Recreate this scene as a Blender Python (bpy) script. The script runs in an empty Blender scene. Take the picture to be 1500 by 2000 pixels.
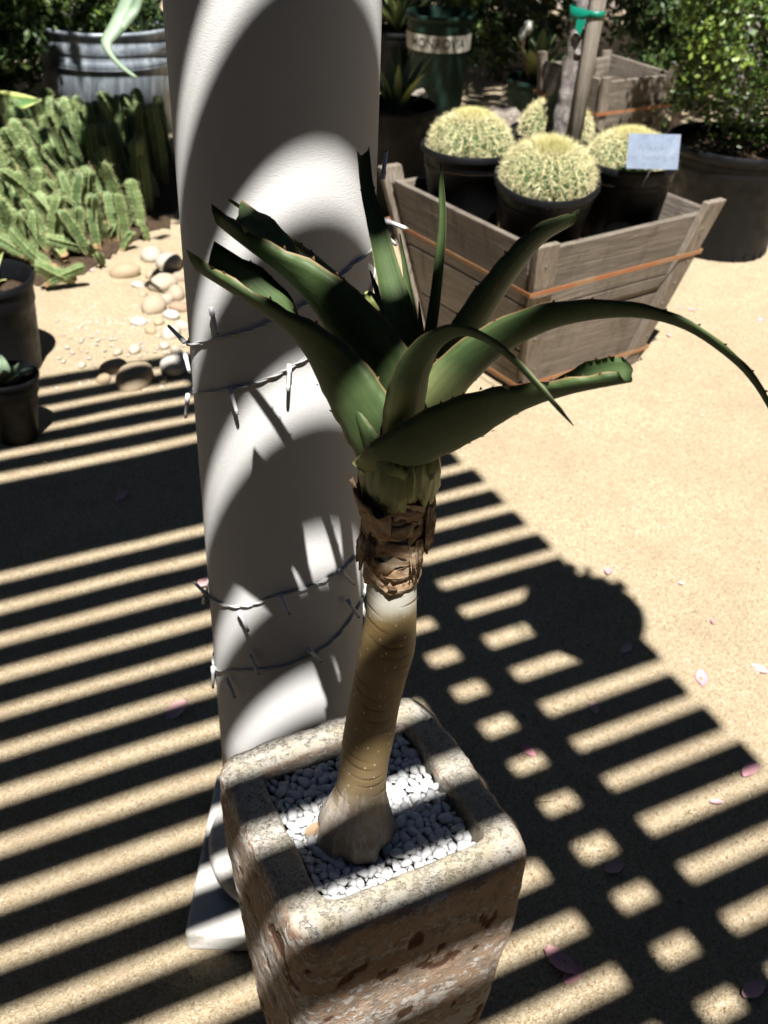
import bpy, bmesh, math, random
import numpy as np
from mathutils import Vector, Matrix

random.seed(7)
rng = np.random.default_rng(7)
SC = bpy.context.scene
COL = SC.collection

# ------------------------------------------------------------------ camera
H = 1.55; FPX = 2022.0; PITCH = math.radians(35.0); ROLL = math.radians(2.5)
fwd = Vector((0, math.cos(PITCH), -math.sin(PITCH)))
right0 = Vector((1, 0, 0)); up0 = right0.cross(fwd)
RIGHT = math.cos(ROLL) * right0 + math.sin(ROLL) * up0
UP = -math.sin(ROLL) * right0 + math.cos(ROLL) * up0
CAM = Vector((0, 0, H))
cd = bpy.data.cameras.new('camera'); cam = bpy.data.objects.new('camera', cd); COL.objects.link(cam)
cd.sensor_fit = 'VERTICAL'; cd.sensor_height = 24.0; cd.lens = FPX / 2000 * 24.0
cd.clip_start = 0.02; cd.clip_end = 400
cd.dof.use_dof = True; cd.dof.focus_distance = 0.98; cd.dof.aperture_fstop = 6.6
m = Matrix.Identity(4)
for i in range(3):
    m[i][0] = RIGHT[i]; m[i][1] = UP[i]; m[i][2] = -fwd[i]; m[i][3] = CAM[i]
cam.matrix_world = m
SC.camera = cam
SC.cycles.diffuse_bounces = 1; SC.cycles.sample_clamp_indirect = 0.15

# ------------------------------------------------------------------ light
SHX, SHY = -0.0708, 0.4969                       # ground shift of a shadow per metre of height
sun_dir = Vector((-SHX, -SHY, 1.0)).normalized()
elev = math.asin(sun_dir.z)
w = bpy.data.worlds.new('World'); SC.world = w; w.use_nodes = True
nt = w.node_tree; nt.nodes.clear()
sky = nt.nodes.new('ShaderNodeTexSky'); sky.sky_type = 'NISHITA'; sky.sun_disc = False
sky.sun_elevation = elev; sky.sun_rotation = math.atan2(sun_dir.x, sun_dir.y)
sky.air_density = 0.25; sky.dust_density = 0.0; sky.ozone_density = 0.0
bg = nt.nodes.new('ShaderNodeBackground'); bg.inputs['Strength'].default_value = 0.05
wo = nt.nodes.new('ShaderNodeOutputWorld')
nt.links.new(sky.outputs[0], bg.inputs[0]); nt.links.new(bg.outputs[0], wo.inputs[0])
sl = bpy.data.lights.new('sun', 'SUN'); so = bpy.data.objects.new('sun', sl); COL.objects.link(so)
sl.energy = 5.0; sl.angle = math.radians(0.53); sl.color = (1.0, 0.98, 0.945)
so.rotation_euler = sun_dir.to_track_quat('Z', 'Y').to_euler(); so.location = (2, -6, 12)
SC.view_settings.view_transform = 'Standard'; SC.view_settings.look = 'None'
SC.view_settings.exposure = 1.18; SC.view_settings.gamma = 1.0
SC.view_settings.use_curve_mapping = False

# ------------------------------------------------------------------ helpers
def ray(px, py):
    return fwd + RIGHT * ((px - 750) / FPX) + UP * ((1000 - py) / FPX)
def onz(px, py, z=0.0):
    d = ray(px, py); return CAM + d * ((z - H) / d.z)
def ony(px, py, Y):
    d = ray(px, py); return CAM + d * (Y / d.y)

def mesh_obj(name, verts, faces, mat, parent=None, smooth=True, mats=None, fm=None):
    me = bpy.data.meshes.new(name)
    me.from_pydata([tuple(v) for v in verts], [], faces)
    if mats:
        for q in mats: me.materials.append(q)
        if fm is not None: me.polygons.foreach_set('material_index', fm)
    elif mat: me.materials.append(mat)
    if smooth: me.polygons.foreach_set('use_smooth', [True] * len(me.polygons))
    me.update()
    o = bpy.data.objects.new(name, me); COL.objects.link(o)
    if parent: o.parent = parent
    return o
def from_mesh(name, me, parent=None, loc=None, rot=None, scale=None):
    o = bpy.data.objects.new(name, me); COL.objects.link(o)
    if parent: o.parent = parent
    if loc is not None: o.location = loc
    if rot is not None: o.rotation_euler = rot
    if scale is not None: o.scale = scale
    return o
def thing(name, label, cat, loc=(0, 0, 0), rz=0.0, group=None):
    o = bpy.data.objects.new(name, None); COL.objects.link(o)
    o.location = loc; o.rotation_euler = (0, 0, rz); o.empty_display_size = 0.05
    return tag(o, label, cat, group)
def tag(o, label, cat, group=None):
    o['label'] = label; o['category'] = cat
    if group: o['group'] = group
    return o
def struct(o): o['kind'] = 'structure'; return o

class MB:
    """collects vertices and faces for one mesh"""
    def __init__(s): s.v = []; s.f = []; s.m = []
    def add(s, v, f, mi=0):
        b = len(s.v); s.v += [tuple(q) for q in v]; s.f += [tuple(b + i for i in q) for q in f]; s.m += [mi] * len(f)
    def box(s, c, e, mi=0, mat=None):
        x, y, z = e; v = [Vector((sx * x / 2, sy * y / 2, sz * z / 2)) for sz in (-1, 1) for sy in (-1, 1) for sx in (-1, 1)]
        if mat: v = [mat @ q for q in v]
        v = [q + Vector(c) for q in v]
        s.add(v, [(0, 2, 3, 1), (4, 5, 7, 6), (0, 1, 5, 4), (2, 6, 7, 3), (0, 4, 6, 2), (1, 3, 7, 5)], mi)
    def hexa(s, v, mi=0):
        s.add(v, [(0, 3, 2, 1), (4, 5, 6, 7), (0, 1, 5, 4), (1, 2, 6, 5), (2, 3, 7, 6), (3, 0, 4, 7)], mi)
    def lathe(s, prof, n=48, mi=0, c=(0, 0, 0), wob=0.0, closed=False):
        v = []; k = len(prof)
        for (r, z) in prof:
            for i in range(n):
                a = 2 * math.pi * i / n; rr = r * (1 + wob * math.sin(3 * a + z * 9))
                v.append((c[0] + rr * math.cos(a), c[1] + rr * math.sin(a), c[2] + z))
        f = [(j * n + i, j * n + (i + 1) % n, (j + 1) * n + (i + 1) % n, (j + 1) * n + i) for j in range(k - 1) for i in range(n)]
        f.append(tuple(range(n - 1, -1, -1)));
        if not closed: f.append(tuple((k - 1) * n + i for i in range(n)))
        s.add(v, f, mi)
    def tube(s, pts, rad, n=8, mi=0, cap=True, sect=None):
        pts = [Vector(p) for p in pts]; k = len(pts)
        if not hasattr(rad, '__len__'): rad = [rad] * k
        T = [(pts[min(i + 1, k - 1)] - pts[max(i - 1, 0)]).normalized() for i in range(k)]
        N = T[0].orthogonal().normalized(); v = []
        for i in range(k):
            N = (N - T[i] * N.dot(T[i])).normalized(); B = T[i].cross(N)
            for j in range(n):
                a = 2 * math.pi * j / n; q = rad[i] * (sect(a, i / (k - 1)) if sect else 1)
                v.append(pts[i] + N * (q * math.cos(a)) + B * (q * math.sin(a)))
        f = [(i * n + j, i * n + (j + 1) % n, (i + 1) * n + (j + 1) % n, (i + 1) * n + j) for i in range(k - 1) for j in range(n)]
        if cap: f.append(tuple(range(n - 1, -1, -1))); f.append(tuple((k - 1) * n + j for j in range(n)))
        s.add(v, f, mi)
    def build(s, name, mat, parent=None, smooth=True, mats=None):
        return mesh_obj(name, s.v, s.f, mat, parent, smooth, mats, s.m if mats else None)

def spline(pts, n):
    """Catmull-Rom through rows of numbers"""
    P = np.array(pts, float); k = len(P); out = []
    for t in np.linspace(0, k - 1, n):
        i = min(int(t), k - 2); u = t - i
        p0 = P[i - 1] if i > 0 else 2 * P[0] - P[1]; p1 = P[i]; p2 = P[i + 1]; p3 = P[i + 2] if i + 2 < k else 2 * P[-1] - P[-2]
        out.append(0.5 * (2 * p1 + (p2 - p0) * u + (2 * p0 - 5 * p1 + 4 * p2 - p3) * u * u + (3 * p1 - p0 - 3 * p2 + p3) * u ** 3))
    return np.array(out)
def auto_smooth(o, ang=40):
    me = o.data; me.polygons.foreach_set('use_smooth', [True] * len(me.polygons))
    bm = bmesh.new(); bm.from_mesh(me)
    for e in bm.edges:
        if len(e.link_faces) == 2 and e.calc_face_angle(0) > math.radians(ang): e.smooth = False
    bm.to_mesh(me); bm.free(); return o
def bevel(o, wd, seg=2):
    md = o.modifiers.new('bevel', 'BEVEL'); md.width = wd; md.segments = seg; md.limit_method = 'ANGLE'; md.angle_limit = math.radians(35)
    return o

# ------------------------------------------------------------------ materials
class M:
    def __init__(s, name, rough=0.7, spec=0.4):
        s.m = bpy.data.materials.new(name); s.m.use_nodes = True; s.t = s.m.node_tree
        s.b = s.t.nodes['Principled BSDF']; s.b.inputs['Roughness'].default_value = rough
        s.b.inputs['Specular IOR Level'].default_value = spec
        s.tc = s.t.nodes.new('ShaderNodeTexCoord')
    def n(s, kind, **kw):
        q = s.t.nodes.new(kind)
        for k, v in kw.items(): setattr(q, k, v)
        return q
    def L(s, a, b): s.t.links.new(a, b)
    def coord(s, scale=(1, 1, 1), src='Object'):
        mp = s.n('ShaderNodeMapping'); mp.inputs['Scale'].default_value = scale
        s.L(s.tc.outputs[src], mp.inputs[0]); return mp.outputs[0]
    def noise(s, scale, detail=4, rough=0.55, co=None, dist=0.0):
        q = s.n('ShaderNodeTexNoise'); q.inputs['Scale'].default_value = scale; q.inputs['Detail'].default_value = detail
        q.inputs['Roughness'].default_value = rough; q.inputs['Distortion'].default_value = dist
        s.L(co if co is not None else s.tc.outputs['Object'], q.inputs['Vector']); return q.outputs['Fac']
    def voro(s, scale, co=None, feat='F1', out='Distance'):
        q = s.n('ShaderNodeTexVoronoi'); q.feature = feat; q.inputs['Scale'].default_value = scale
        s.L(co if co is not None else s.tc.outputs['Object'], q.inputs['Vector']); return q.outputs[out]
    def ramp(s, fac, stops):
        q = s.n('ShaderNodeValToRGB'); e = q.color_ramp.elements
        while len(e) < len(stops): e.new(0.5)
        for i, (p, c) in enumerate(stops):
            e[i].position = p; e[i].color = (c, c, c, 1) if not hasattr(c, '__len__') else (*c, 1)
        s.L(fac, q.inputs[0]); return q.outputs[0]
    def mix(s, fac, a, b, mode='MIX'):
        q = s.n('ShaderNodeMix', data_type='RGBA', blend_type=mode)
        for sock, v in ((q.inputs[0], fac), (q.inputs[6], a), (q.inputs[7], b)):
            if isinstance(v, (int, float)): sock.default_value = v
            elif isinstance(v, tuple): sock.default_value = (*v, 1)
            else: s.L(v, sock)
        return q.outputs[2]
    def math(s, op, a, b=0.0):
        q = s.n('ShaderNodeMath', operation=op)
        for sock, v in ((q.inputs[0], a), (q.inputs[1], b)):
            if isinstance(v, (int, float)): sock.default_value = v
            else: s.L(v, sock)
        return q.outputs[0]
    def attr(s, name):
        q = s.n('ShaderNodeAttribute'); q.attribute_name = name; return q.outputs['Fac']
    def rand(s): return s.n('ShaderNodeObjectInfo').outputs['Random']
    def sep(s, axis='Z', src='Object'):
        q = s.n('ShaderNodeSeparateXYZ'); s.L(s.tc.outputs[src], q.inputs[0]); return q.outputs[axis]
    def color(s, c):
        if isinstance(c, tuple): s.b.inputs['Base Color'].default_value = (*c, 1)
        else: s.L(c, s.b.inputs['Base Color'])
        return s
    def rough(s, r): s.L(r, s.b.inputs['Roughness']); return s
    def bump(s, h, strength=0.4, dist=0.01, prev=None):
        q = s.n('ShaderNodeBump'); q.inputs['Strength'].default_value = strength; q.inputs['Distance'].default_value = dist
        s.L(h, q.inputs['Height'])
        if prev is not None: s.L(prev, q.inputs['Normal'])
        s.L(q.outputs[0], s.b.inputs['Normal']); return q.outputs[0]

def make_materials():
    R = {}
    # granite sand
    a = M('sand', 0.95, 0.15)
    g = a.voro(330, out='Color'); big = a.noise(2.2, 5); mid = a.noise(60, 6, 0.7)
    fine = a.noise(520, 3, 0.7)
    c1 = a.ramp(mid, [(0.25, (0.331, 0.255, 0.160)), (0.5, (0.456, 0.367, 0.239)), (0.75, (0.538, 0.450, 0.311))])
    c2 = a.ramp(g, [(0.15, (0.216, 0.147, 0.077)), (0.4, (0.432, 0.340, 0.217)), (0.7, (0.498, 0.406, 0.268)), (0.95, (0.631, 0.586, 0.466))])
    c = a.mix(0.72, c1, c2)
    dk = a.ramp(a.voro(210, out='Color'), [(0.08, 1.0), (0.2, 0.0)]); c = a.mix(a.math('MULTIPLY', dk, 0.45), c, (0.168, 0.117, 0.068))
    lt = a.ramp(a.noise(240, 2, 0.5), [(0.64, 0.0), (0.72, 0.8)]); c = a.mix(lt, c, (0.609, 0.571, 0.476))
    c = a.mix(a.ramp(a.noise(7, 5, 0.7), [(0.50, 0.0), (0.72, 0.45)]), c, (0.319, 0.236, 0.152))
    c = a.mix(a.ramp(big, [(0.42, 0.0), (0.72, 0.45)]), c, (0.320, 0.243, 0.160))
    a.color(c)
    n1 = a.bump(a.voro(330), 0.6, 0.004); a.bump(a.math('ADD', mid, fine), 0.5, 0.006, n1); R['sand'] = a.m
    # grains of the sand and gravel
    a = M('grain', 0.8, 0.3); a.color(a.ramp(a.noise(40, 1), [(0.3, (0.30, 0.20, 0.11)), (0.5, (0.47, 0.355, 0.22)), (0.7, (0.62, 0.53, 0.40))])); R['grain'] = a.m
    # plaster column
    a = M('plaster', 0.62, 0.3)
    stain = a.noise(3.0, 6, 0.6)
    c = a.mix(a.ramp(stain, [(0.5, 0.0), (0.8, 0.25)]), (0.74, 0.725, 0.70), (0.58, 0.54, 0.49))
    sp = a.ramp(a.noise(62, 3, 0.6), [(0.755, 0.0), (0.775, 0.9)]); c = a.mix(sp, c, (0.20, 0.16, 0.13)); sm = a.ramp(a.noise(1, 5, 0.7, a.coord((14, 14, 3))), [(0.62, 0.0), (0.72, 0.35)]); c = a.mix(sm, c, (0.40, 0.35, 0.30))
    a.color(c)
    br = a.noise(1, 5, 0.65, a.coord((240, 240, 560)), 0.4); n1 = a.bump(br, 0.30, 0.0014); a.bump(a.noise(7, 3), 0.12, 0.004, n1); R['plaster'] = a.m
    a = M('plinth_plaster', 0.7, 0.3); d = a.ramp(a.noise(17, 5, 0.65), [(0.52, 0.0), (0.72, 0.8)])
    a.color(a.mix(d, (0.68, 0.65, 0.60), (0.30, 0.24, 0.18))); a.bump(a.noise(60, 4), 0.25, 0.004); R['plinth'] = a.m
    # weathered cast stone planter
    a = M('cast_stone', 0.85, 0.25)
    z = a.sep('Z'); n1 = a.noise(13, 8, 0.68, dist=0.5); n2 = a.noise(85, 7, 0.72); n3 = a.noise(170, 4, 0.6); st = a.noise(5, 6, 0.65, a.coord((1, 1, 3.4)), 0.6)
    tan = a.ramp(n1, [(0.3, (0.22, 0.135, 0.088)), (0.48, (0.38, 0.26, 0.175)), (0.68, (0.44, 0.345, 0.265))])
    white = a.ramp(a.math('ADD', a.math('MULTIPLY', n2, 0.55), a.math('MULTIPLY', st, 0.5)), [(0.515, 0.0), (0.55, 0.9)])
    c = a.mix(white, tan, (0.70, 0.64, 0.57))
    n4 = a.noise(330, 3, 0.6); spot = a.ramp(n4, [(0.62, 0.0), (0.68, 1.0)]); c = a.mix(a.math('MULTIPLY', spot, 0.75), c, (0.13, 0.105, 0.085))
    dirt = a.ramp(a.math('ADD', a.math('MULTIPLY', a.noise(70, 6, 0.75), 0.6), a.math('MULTIPLY', n1, 0.4)), [(0.535, 0.0), (0.56, 0.8)]); c = a.mix(dirt, c, (0.20, 0.165, 0.135))
    hole = a.attr('chip'); c = a.mix(a.ramp(hole, [(0.25, 0.0), (0.5, 1.0)]), c, (0.13, 0.065, 0.04))
    topm = a.attr('rim'); rimc = a.mix(a.ramp(a.math('ADD', a.math('MULTIPLY', n4, 0.6), a.math('MULTIPLY', n2, 0.4)), [(0.52, 0.0), (0.60, 0.9)]), (0.46, 0.42, 0.355), (0.15, 0.13, 0.11))
    rimc = a.mix(a.ramp(n1, [(0.45, 0.0), (0.62, 0.7)]), rimc, (0.34, 0.285, 0.18))
    c = a.mix(topm, c, rimc); a.color(c)
    q = a.bump(a.math('ADD', n2, a.math('MULTIPLY', n3, 0.6)), 0.6, 0.006); a.bump(white, 0.4, 0.003, q); R['stone'] = a.m
    # marble pebbles
    a = M('white_marble', 0.55, 0.4); a.color(a.mix(a.ramp(a.rand(), [(0.0, 0.0), (1.0, 0.5)]), a.ramp(a.noise(90, 4), [(0.3, (0.60, 0.585, 0.56)), (0.6, (0.80, 0.80, 0.80))]), (0.72, 0.70, 0.66)))
    a.bump(a.noise(260, 3), 0.25, 0.002); R['marble'] = a.m
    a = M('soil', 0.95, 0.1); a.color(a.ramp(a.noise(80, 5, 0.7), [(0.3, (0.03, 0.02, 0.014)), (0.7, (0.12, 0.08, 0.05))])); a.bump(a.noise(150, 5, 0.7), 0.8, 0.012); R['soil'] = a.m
    # aloe leaf
    def leafmat(nm, lo, hi, edge, rough=0.56):
        a = M(nm, rough, 0.45)
        cx = a.n('ShaderNodeCombineXYZ'); a.L(a.attr('side'), cx.inputs[0]); a.L(a.math('MULTIPLY', a.attr('tip'), 0.22), cx.inputs[1]); a.L(a.math('MULTIPLY', a.rand(), 7.0), cx.inputs[2])
        sk = a.noise(7, 4, 0.6, cx.outputs[0]); n = a.math('ADD', a.math('MULTIPLY', a.noise(9, 4, 0.6), 0.5), a.math('MULTIPLY', sk, 0.5)); f = a.noise(120, 3, 0.6)
        c = a.ramp(a.math('ADD', a.math('MULTIPLY', n, 0.8), a.math('MULTIPLY', f, 0.2)), [(0.3, lo), (0.7, hi)])
        c = a.mix(a.ramp(a.noise(45, 4, 0.6), [(0.66, 0.0), (0.71, 0.7)]), c, (0.10, 0.07, 0.03))
        c = a.mix(a.ramp(a.noise(16, 5, 0.65), [(0.58, 0.0), (0.72, 0.45)]), c, tuple(q * 1.45 for q in hi))
        tp = a.attr('tip'); c = a.mix(a.ramp(a.math('ADD', tp, a.math('MULTIPLY', n, 0.3)), [(1.08, 0.0), (1.20, 0.75)]), c, (0.20, 0.145, 0.06))
        c = a.mix(a.ramp(a.math('ADD', tp, a.math('MULTIPLY', sk, 0.06)), [(0.05, 0.85), (0.17, 0.0)]), c, (0.36, 0.38, 0.15))
        e = a.attr('edge'); c = a.mix(a.ramp(e, [(0.93, 0.0), (1.0, 0.7)]), c, edge)
        a.color(c)
        a.b.inputs['Specular IOR Level'].default_value = 0.32
        a.bump(a.math('ADD', f, a.math('MULTIPLY', sk, 2.0)), 0.16, 0.0018); return a.m
    R['aloe'] = leafmat('aloe_green', (0.038, 0.066, 0.023), (0.076, 0.114, 0.039), (0.34, 0.21, 0.10))
    R['aloe_pale'] = leafmat('aloe_yellow_green', (0.26, 0.31, 0.10), (0.40, 0.44, 0.16), (0.35, 0.20, 0.07))
    R['tooth'] = M('tooth', 0.5).color((0.16, 0.09, 0.05)).m
    a = M('aloe_stem', 0.55, 0.4)
    z = a.sep('Z'); n = a.noise(30, 5, 0.6); fl = a.noise(1, 3, 0.6, a.coord((40, 40, 260)), 0.4)
    hgt = a.math('ADD', z, a.math('MULTIPLY', a.math('SUBTRACT', n, 0.5), 0.035))
    c = a.ramp(a.math('MULTIPLY', hgt, 2.5), [(0.02, (0.42, 0.36, 0.30)), (0.17, (0.46, 0.39, 0.31)), (0.27, (0.215, 0.16, 0.085)), (0.45, (0.17, 0.12, 0.048)), (0.855, (0.205, 0.148, 0.058)), (0.915, (0.50, 0.475, 0.40)), (1.0, (0.56, 0.55, 0.50))])
    bandm = a.ramp(a.math('MULTIPLY', hgt, 2.5), [(0.87, 1.0), (0.90, 0.15)])
    c = a.mix(a.ramp(a.noise(1, 4, 0.6, a.coord((14, 14, 34)), 0.3), [(0.35, 0.7), (0.6, 0.0)]), c, a.mix(bandm, (0.5, 0.46, 0.36), (0.15, 0.09, 0.035)))
    dots = a.ramp(a.voro(1, a.coord((150, 150, 90))), [(0.10, 1.0), (0.17, 0.0)]); c = a.mix(a.math('MULTIPLY', a.math('MULTIPLY', dots, bandm), 0.85), c, (0.62, 0.52, 0.30))
    stk = a.ramp(a.noise(1, 3, 0.6, a.coord((130, 130, 16)), 0.4), [(0.48, 0.0), (0.6, 0.8)]); lowm = a.ramp(a.math('MULTIPLY', hgt, 2.5), [(0.16, 1.0), (0.30, 0.0)])
    c = a.mix(a.math('MULTIPLY', stk, lowm), c, (0.60, 0.54, 0.47))
    c = a.mix(a.ramp(a.math('MULTIPLY', a.attr('groove'), a.noise(1, 2, 0.5, a.coord((60, 60, 60)))), [(0.08, 0.0), (0.30, 0.95)]), c, (0.07, 0.042, 0.018))
    a.color(c); a.bump(a.math('ADD', a.math('MULTIPLY', fl, 0.3), a.math('MULTIPLY', n, 0.4)), 0.18, 0.003); R['stem'] = a.m
    a = M('stem_band', 0.5); a.color(a.ramp(a.noise(1, 5, 0.65, a.coord((40, 40, 110)), 0.5), [(0.3, (0.34, 0.24, 0.12)), (0.45, (0.52, 0.48, 0.38)), (0.62, (0.62, 0.61, 0.56))])); R['band'] = a.m
    a = M('sheath_pale', 0.4, 0.5); c = a.ramp(a.noise(1, 4, 0.6, a.coord((60, 60, 12))), [(0.3, (0.24, 0.27, 0.07)), (0.5, (0.42, 0.43, 0.17)), (0.68, (0.62, 0.61, 0.38))]); a.color(c); R['sheath'] = a.m
    a = M('dry_leaf_base', 0.7, 0.3); n = a.noise(1, 6, 0.65, a.coord((50, 50, 170)), 0.5)
    c = a.ramp(n, [(0.28, (0.16, 0.085, 0.042)), (0.45, (0.36, 0.225, 0.125)), (0.6, (0.52, 0.40, 0.27)), (0.75, (0.64, 0.55, 0.44))])
    a.color(a.mix(a.ramp(a.attr('edge'), [(0.6, 0.0), (1.0, 0.8)]), c, (0.11, 0.065, 0.035))); a.bump(n, 0.5, 0.004); R['dry'] = a.m
    # wood
    def wood(nm, sc, lo, mi, hi, rough=0.85):
        a = M(nm, rough, 0.2); r = a.rand(); co = a.coord(sc)
        n = a.noise(1, 6, 0.7, co, 0.8); k = a.noise(3, 3)
        c = a.ramp(n, [(0.28, lo), (0.5, mi), (0.72, hi)])
        c = a.mix(a.ramp(k, [(0.40, 0.0), (0.7, 0.7)]), c, (0.10, 0.08, 0.062)); kn = a.ramp(a.voro(4.5), [(0.05, 1.0), (0.14, 0.0)]); c = a.mix(a.math('MULTIPLY', kn, 0.75), c, (0.07, 0.045, 0.03))
        c = a.mix(a.math('MULTIPLY', r, 0.35), c, (0.30, 0.25, 0.19))
        st = a.ramp(a.noise(1, 4, 0.7, a.coord((22, 22, 2.5))), [(0.52, 0.0), (0.68, 0.55)]); c = a.mix(st, c, (0.075, 0.06, 0.048)); a.color(c); a.bump(n, 0.8, 0.008); return a.m
    R['wood_h'] = wood('weathered_board', (5, 5, 110), (0.04, 0.033, 0.027), (0.145, 0.122, 0.10), (0.31, 0.275, 0.235))
    R['wood_v'] = wood('weathered_post', (90, 90, 6), (0.09, 0.07, 0.052), (0.23, 0.19, 0.15), (0.38, 0.33, 0.28))
    R['beam'] = wood('pergola_wood', (30, 30, 60), (0.25, 0.22, 0.19), (0.40, 0.37, 0.33), (0.5, 0.47, 0.43))
    R['wood_dark'] = wood('dark_board', (4, 4, 40), (0.03, 0.022, 0.016), (0.06, 0.045, 0.033), (0.09, 0.07, 0.055))
    R['stake'] = wood('stake_wood', (120, 120, 5), (0.36, 0.30, 0.25), (0.50, 0.45, 0.39), (0.60, 0.56, 0.50))
    a = M('rusty_strap', 0.7); a.color(a.ramp(a.noise(14, 4), [(0.35, (0.34, 0.20, 0.10)), (0.6, (0.36, 0.13, 0.05))])); R['strap'] = a.m
    a = M('bark', 0.9, 0.2); n = a.noise(1, 6, 0.7, a.coord((45, 45, 22)), 0.6); a.color(a.ramp(n, [(0.3, (0.10, 0.085, 0.08)), (0.55, (0.27, 0.24, 0.225)), (0.75, (0.42, 0.385, 0.365))])); a.bump(n, 0.8, 0.012); R['bark'] = a.m
    def plastic(nm, c, rough=0.5, spec=0.22):
        a = M(nm, rough, spec); d = a.noise(7, 5, 0.6); a.color(a.mix(a.ramp(d, [(0.45, 0.0), (0.8, 0.30)]), c, tuple(0.7 * q + 0.010 for q in c)))
        a.rough(a.ramp(a.noise(22, 4), [(0.3, rough - 0.1), (0.7, rough + 0.2)])); return a.m
    R['black'] = plastic('black_plastic', (0.0045, 0.005, 0.0065)); R['green_plastic'] = plastic('green_plastic', (0.010, 0.030, 0.020))
    R['bandpaper'] = M('cream_band', 0.6).color((0.50, 0.47, 0.40)).m
    R['ink'] = M('dark_ink', 0.7).color((0.05, 0.05, 0.045)).m
    R['tie'] = M('green_tape', 0.45).color((0.0, 0.16, 0.10)).m
    a = M('zinc_tag', 0.35, 0.5); a.b.inputs['Metallic'].default_value = 0.55; a.color(a.ramp(a.noise(30, 5, 0.7), [(0.3, (0.22, 0.27, 0.36)), (0.7, (0.34, 0.40, 0.51))])); R['zinc'] = a.m
    R['tagink'] = M('tag_mark', 0.6).color((0.14, 0.165, 0.21)).m
    a = M('galvanised', 0.42, 0.5); a.b.inputs['Metallic'].default_value = 0.25
    n = a.noise(1, 5, 0.65, a.coord((16, 16, 3.0)), 0.8); a.color(a.ramp(n, [(0.32, (0.11, 0.13, 0.155)), (0.5, (0.22, 0.25, 0.285)), (0.68, (0.44, 0.49, 0.53))])); a.rough(a.ramp(n, [(0.3, 0.55), (0.7, 0.35)])); R['galv'] = a.m
    # cactus
    a = M('cactus_skin', 0.6); a.color(a.ramp(a.noise(20, 4), [(0.3, (0.045, 0.085, 0.028)), (0.7, (0.10, 0.16, 0.055))])); R['cactus'] = a.m
    a = M('cactus_spine', 0.6); a.color(a.mix(a.ramp(a.attr('age'), [(0.0, 0.0), (1.0, 1.0)]), a.ramp(a.noise(35, 3), [(0.3, (0.56, 0.50, 0.27)), (0.7, (0.74, 0.68, 0.42))]), (0.78, 0.70, 0.30))); R['spine'] = a.m
    # succulent stems
    a = M('spurge', 0.55); rr = a.rand(); n = a.noise(26, 4)
    n = a.math('ADD', a.math('MULTIPLY', n, 0.7), a.math('MULTIPLY', rr, 0.3)); c = a.ramp(n, [(0.3, (0.06, 0.10, 0.036)), (0.55, (0.13, 0.19, 0.068)), (0.8, (0.23, 0.29, 0.115))])
    c = a.mix(a.ramp(a.attr('edge'), [(0.55, 0.0), (1.0, 0.8)]), c, (0.42, 0.46, 0.21))
    c = a.mix(a.ramp(a.attr('tip'), [(0.0, 0.9), (0.18, 0.0)]), c, (0.36, 0.19, 0.10)); a.color(c); R['spurge'] = a.m
    R['brown_stem'] = M('brown_stem', 0.8).color((0.15, 0.085, 0.05)).m
    def foliage(nm, lo, mi, hi, rough=0.4):
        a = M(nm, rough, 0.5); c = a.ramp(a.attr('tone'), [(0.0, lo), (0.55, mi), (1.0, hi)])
        a.color(c); a.b.inputs['Subsurface Weight'].default_value = 0.0
        tr = a.n('ShaderNodeBsdfTranslucent'); a.L(c, tr.inputs[0]); ms = a.n('ShaderNodeMixShader'); ms.inputs[0].default_value = 0.28
        out = a.t.nodes['Material Output']; a.L(a.b.outputs[0], ms.inputs[1]); a.L(tr.outputs[0], ms.inputs[2]); a.L(ms.outputs[0], out.inputs[0]); return a.m
    R['boxwood'] = foliage('boxwood_leaf', (0.035, 0.065, 0.018), (0.085, 0.145, 0.03), (0.27, 0.36, 0.055))
    R['shrub'] = foliage('shrub_leaf', (0.03, 0.055, 0.02), (0.07, 0.12, 0.035), (0.17, 0.24, 0.07))
    R['citrus'] = foliage('tree_leaf', (0.04, 0.07, 0.02), (0.08, 0.13, 0.035), (0.16, 0.22, 0.06))
    R['blade'] = foliage('blade_leaf', (0.06, 0.11, 0.04), (0.13, 0.2, 0.07), (0.36, 0.42, 0.16))
    a = M('variegated', 0.45); c = a.ramp(a.attr('edge'), [(0.0, (0.09, 0.17, 0.06)), (0.55, (0.12, 0.22, 0.07)), (0.7, (0.42, 0.46, 0.14)), (1.0, (0.46, 0.48, 0.17))]); a.color(c); R['varieg'] = a.m
    a = M('grey_green_leaf', 0.5); a.color(a.ramp(a.noise(12, 3), [(0.3, (0.17, 0.24, 0.16)), (0.7, (0.26, 0.34, 0.22))])); R['greyleaf'] = a.m
    a = M('cobble', 0.75, 0.3); r = a.rand(); n = a.noise(24, 5)
    c = a.ramp(r, [(0.0, (0.38, 0.31, 0.20)), (0.35, (0.42, 0.385, 0.33)), (0.6, (0.33, 0.24, 0.14)), (0.85, (0.47, 0.45, 0.41)), (1.0, (0.28, 0.19, 0.12))])
    a.color(a.mix(a.ramp(n, [(0.35, 0.0), (0.75, 0.4)]), c, (0.34, 0.25, 0.16))); a.bump(n, 0.2, 0.005); R['cobble'] = a.m
    a = M('petal', 0.6, 0.3); r = a.rand(); a.color(a.ramp(r, [(0.0, (0.62, 0.22, 0.27)), (0.5, (0.66, 0.42, 0.40)), (0.8, (0.60, 0.30, 0.34)), (1.0, (0.68, 0.55, 0.46))])); R['petal'] = a.m
    a = M('cable', 0.5, 0.5); a.color((0.62, 0.62, 0.60)); R['cable'] = a.m
    R['bulb'] = M('bulb_holder', 0.4, 0.5).color((0.74, 0.74, 0.74)).m
    R['bulb_end'] = M('bulb_tip', 0.3, 0.5).color((0.16, 0.15, 0.13)).m
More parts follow.
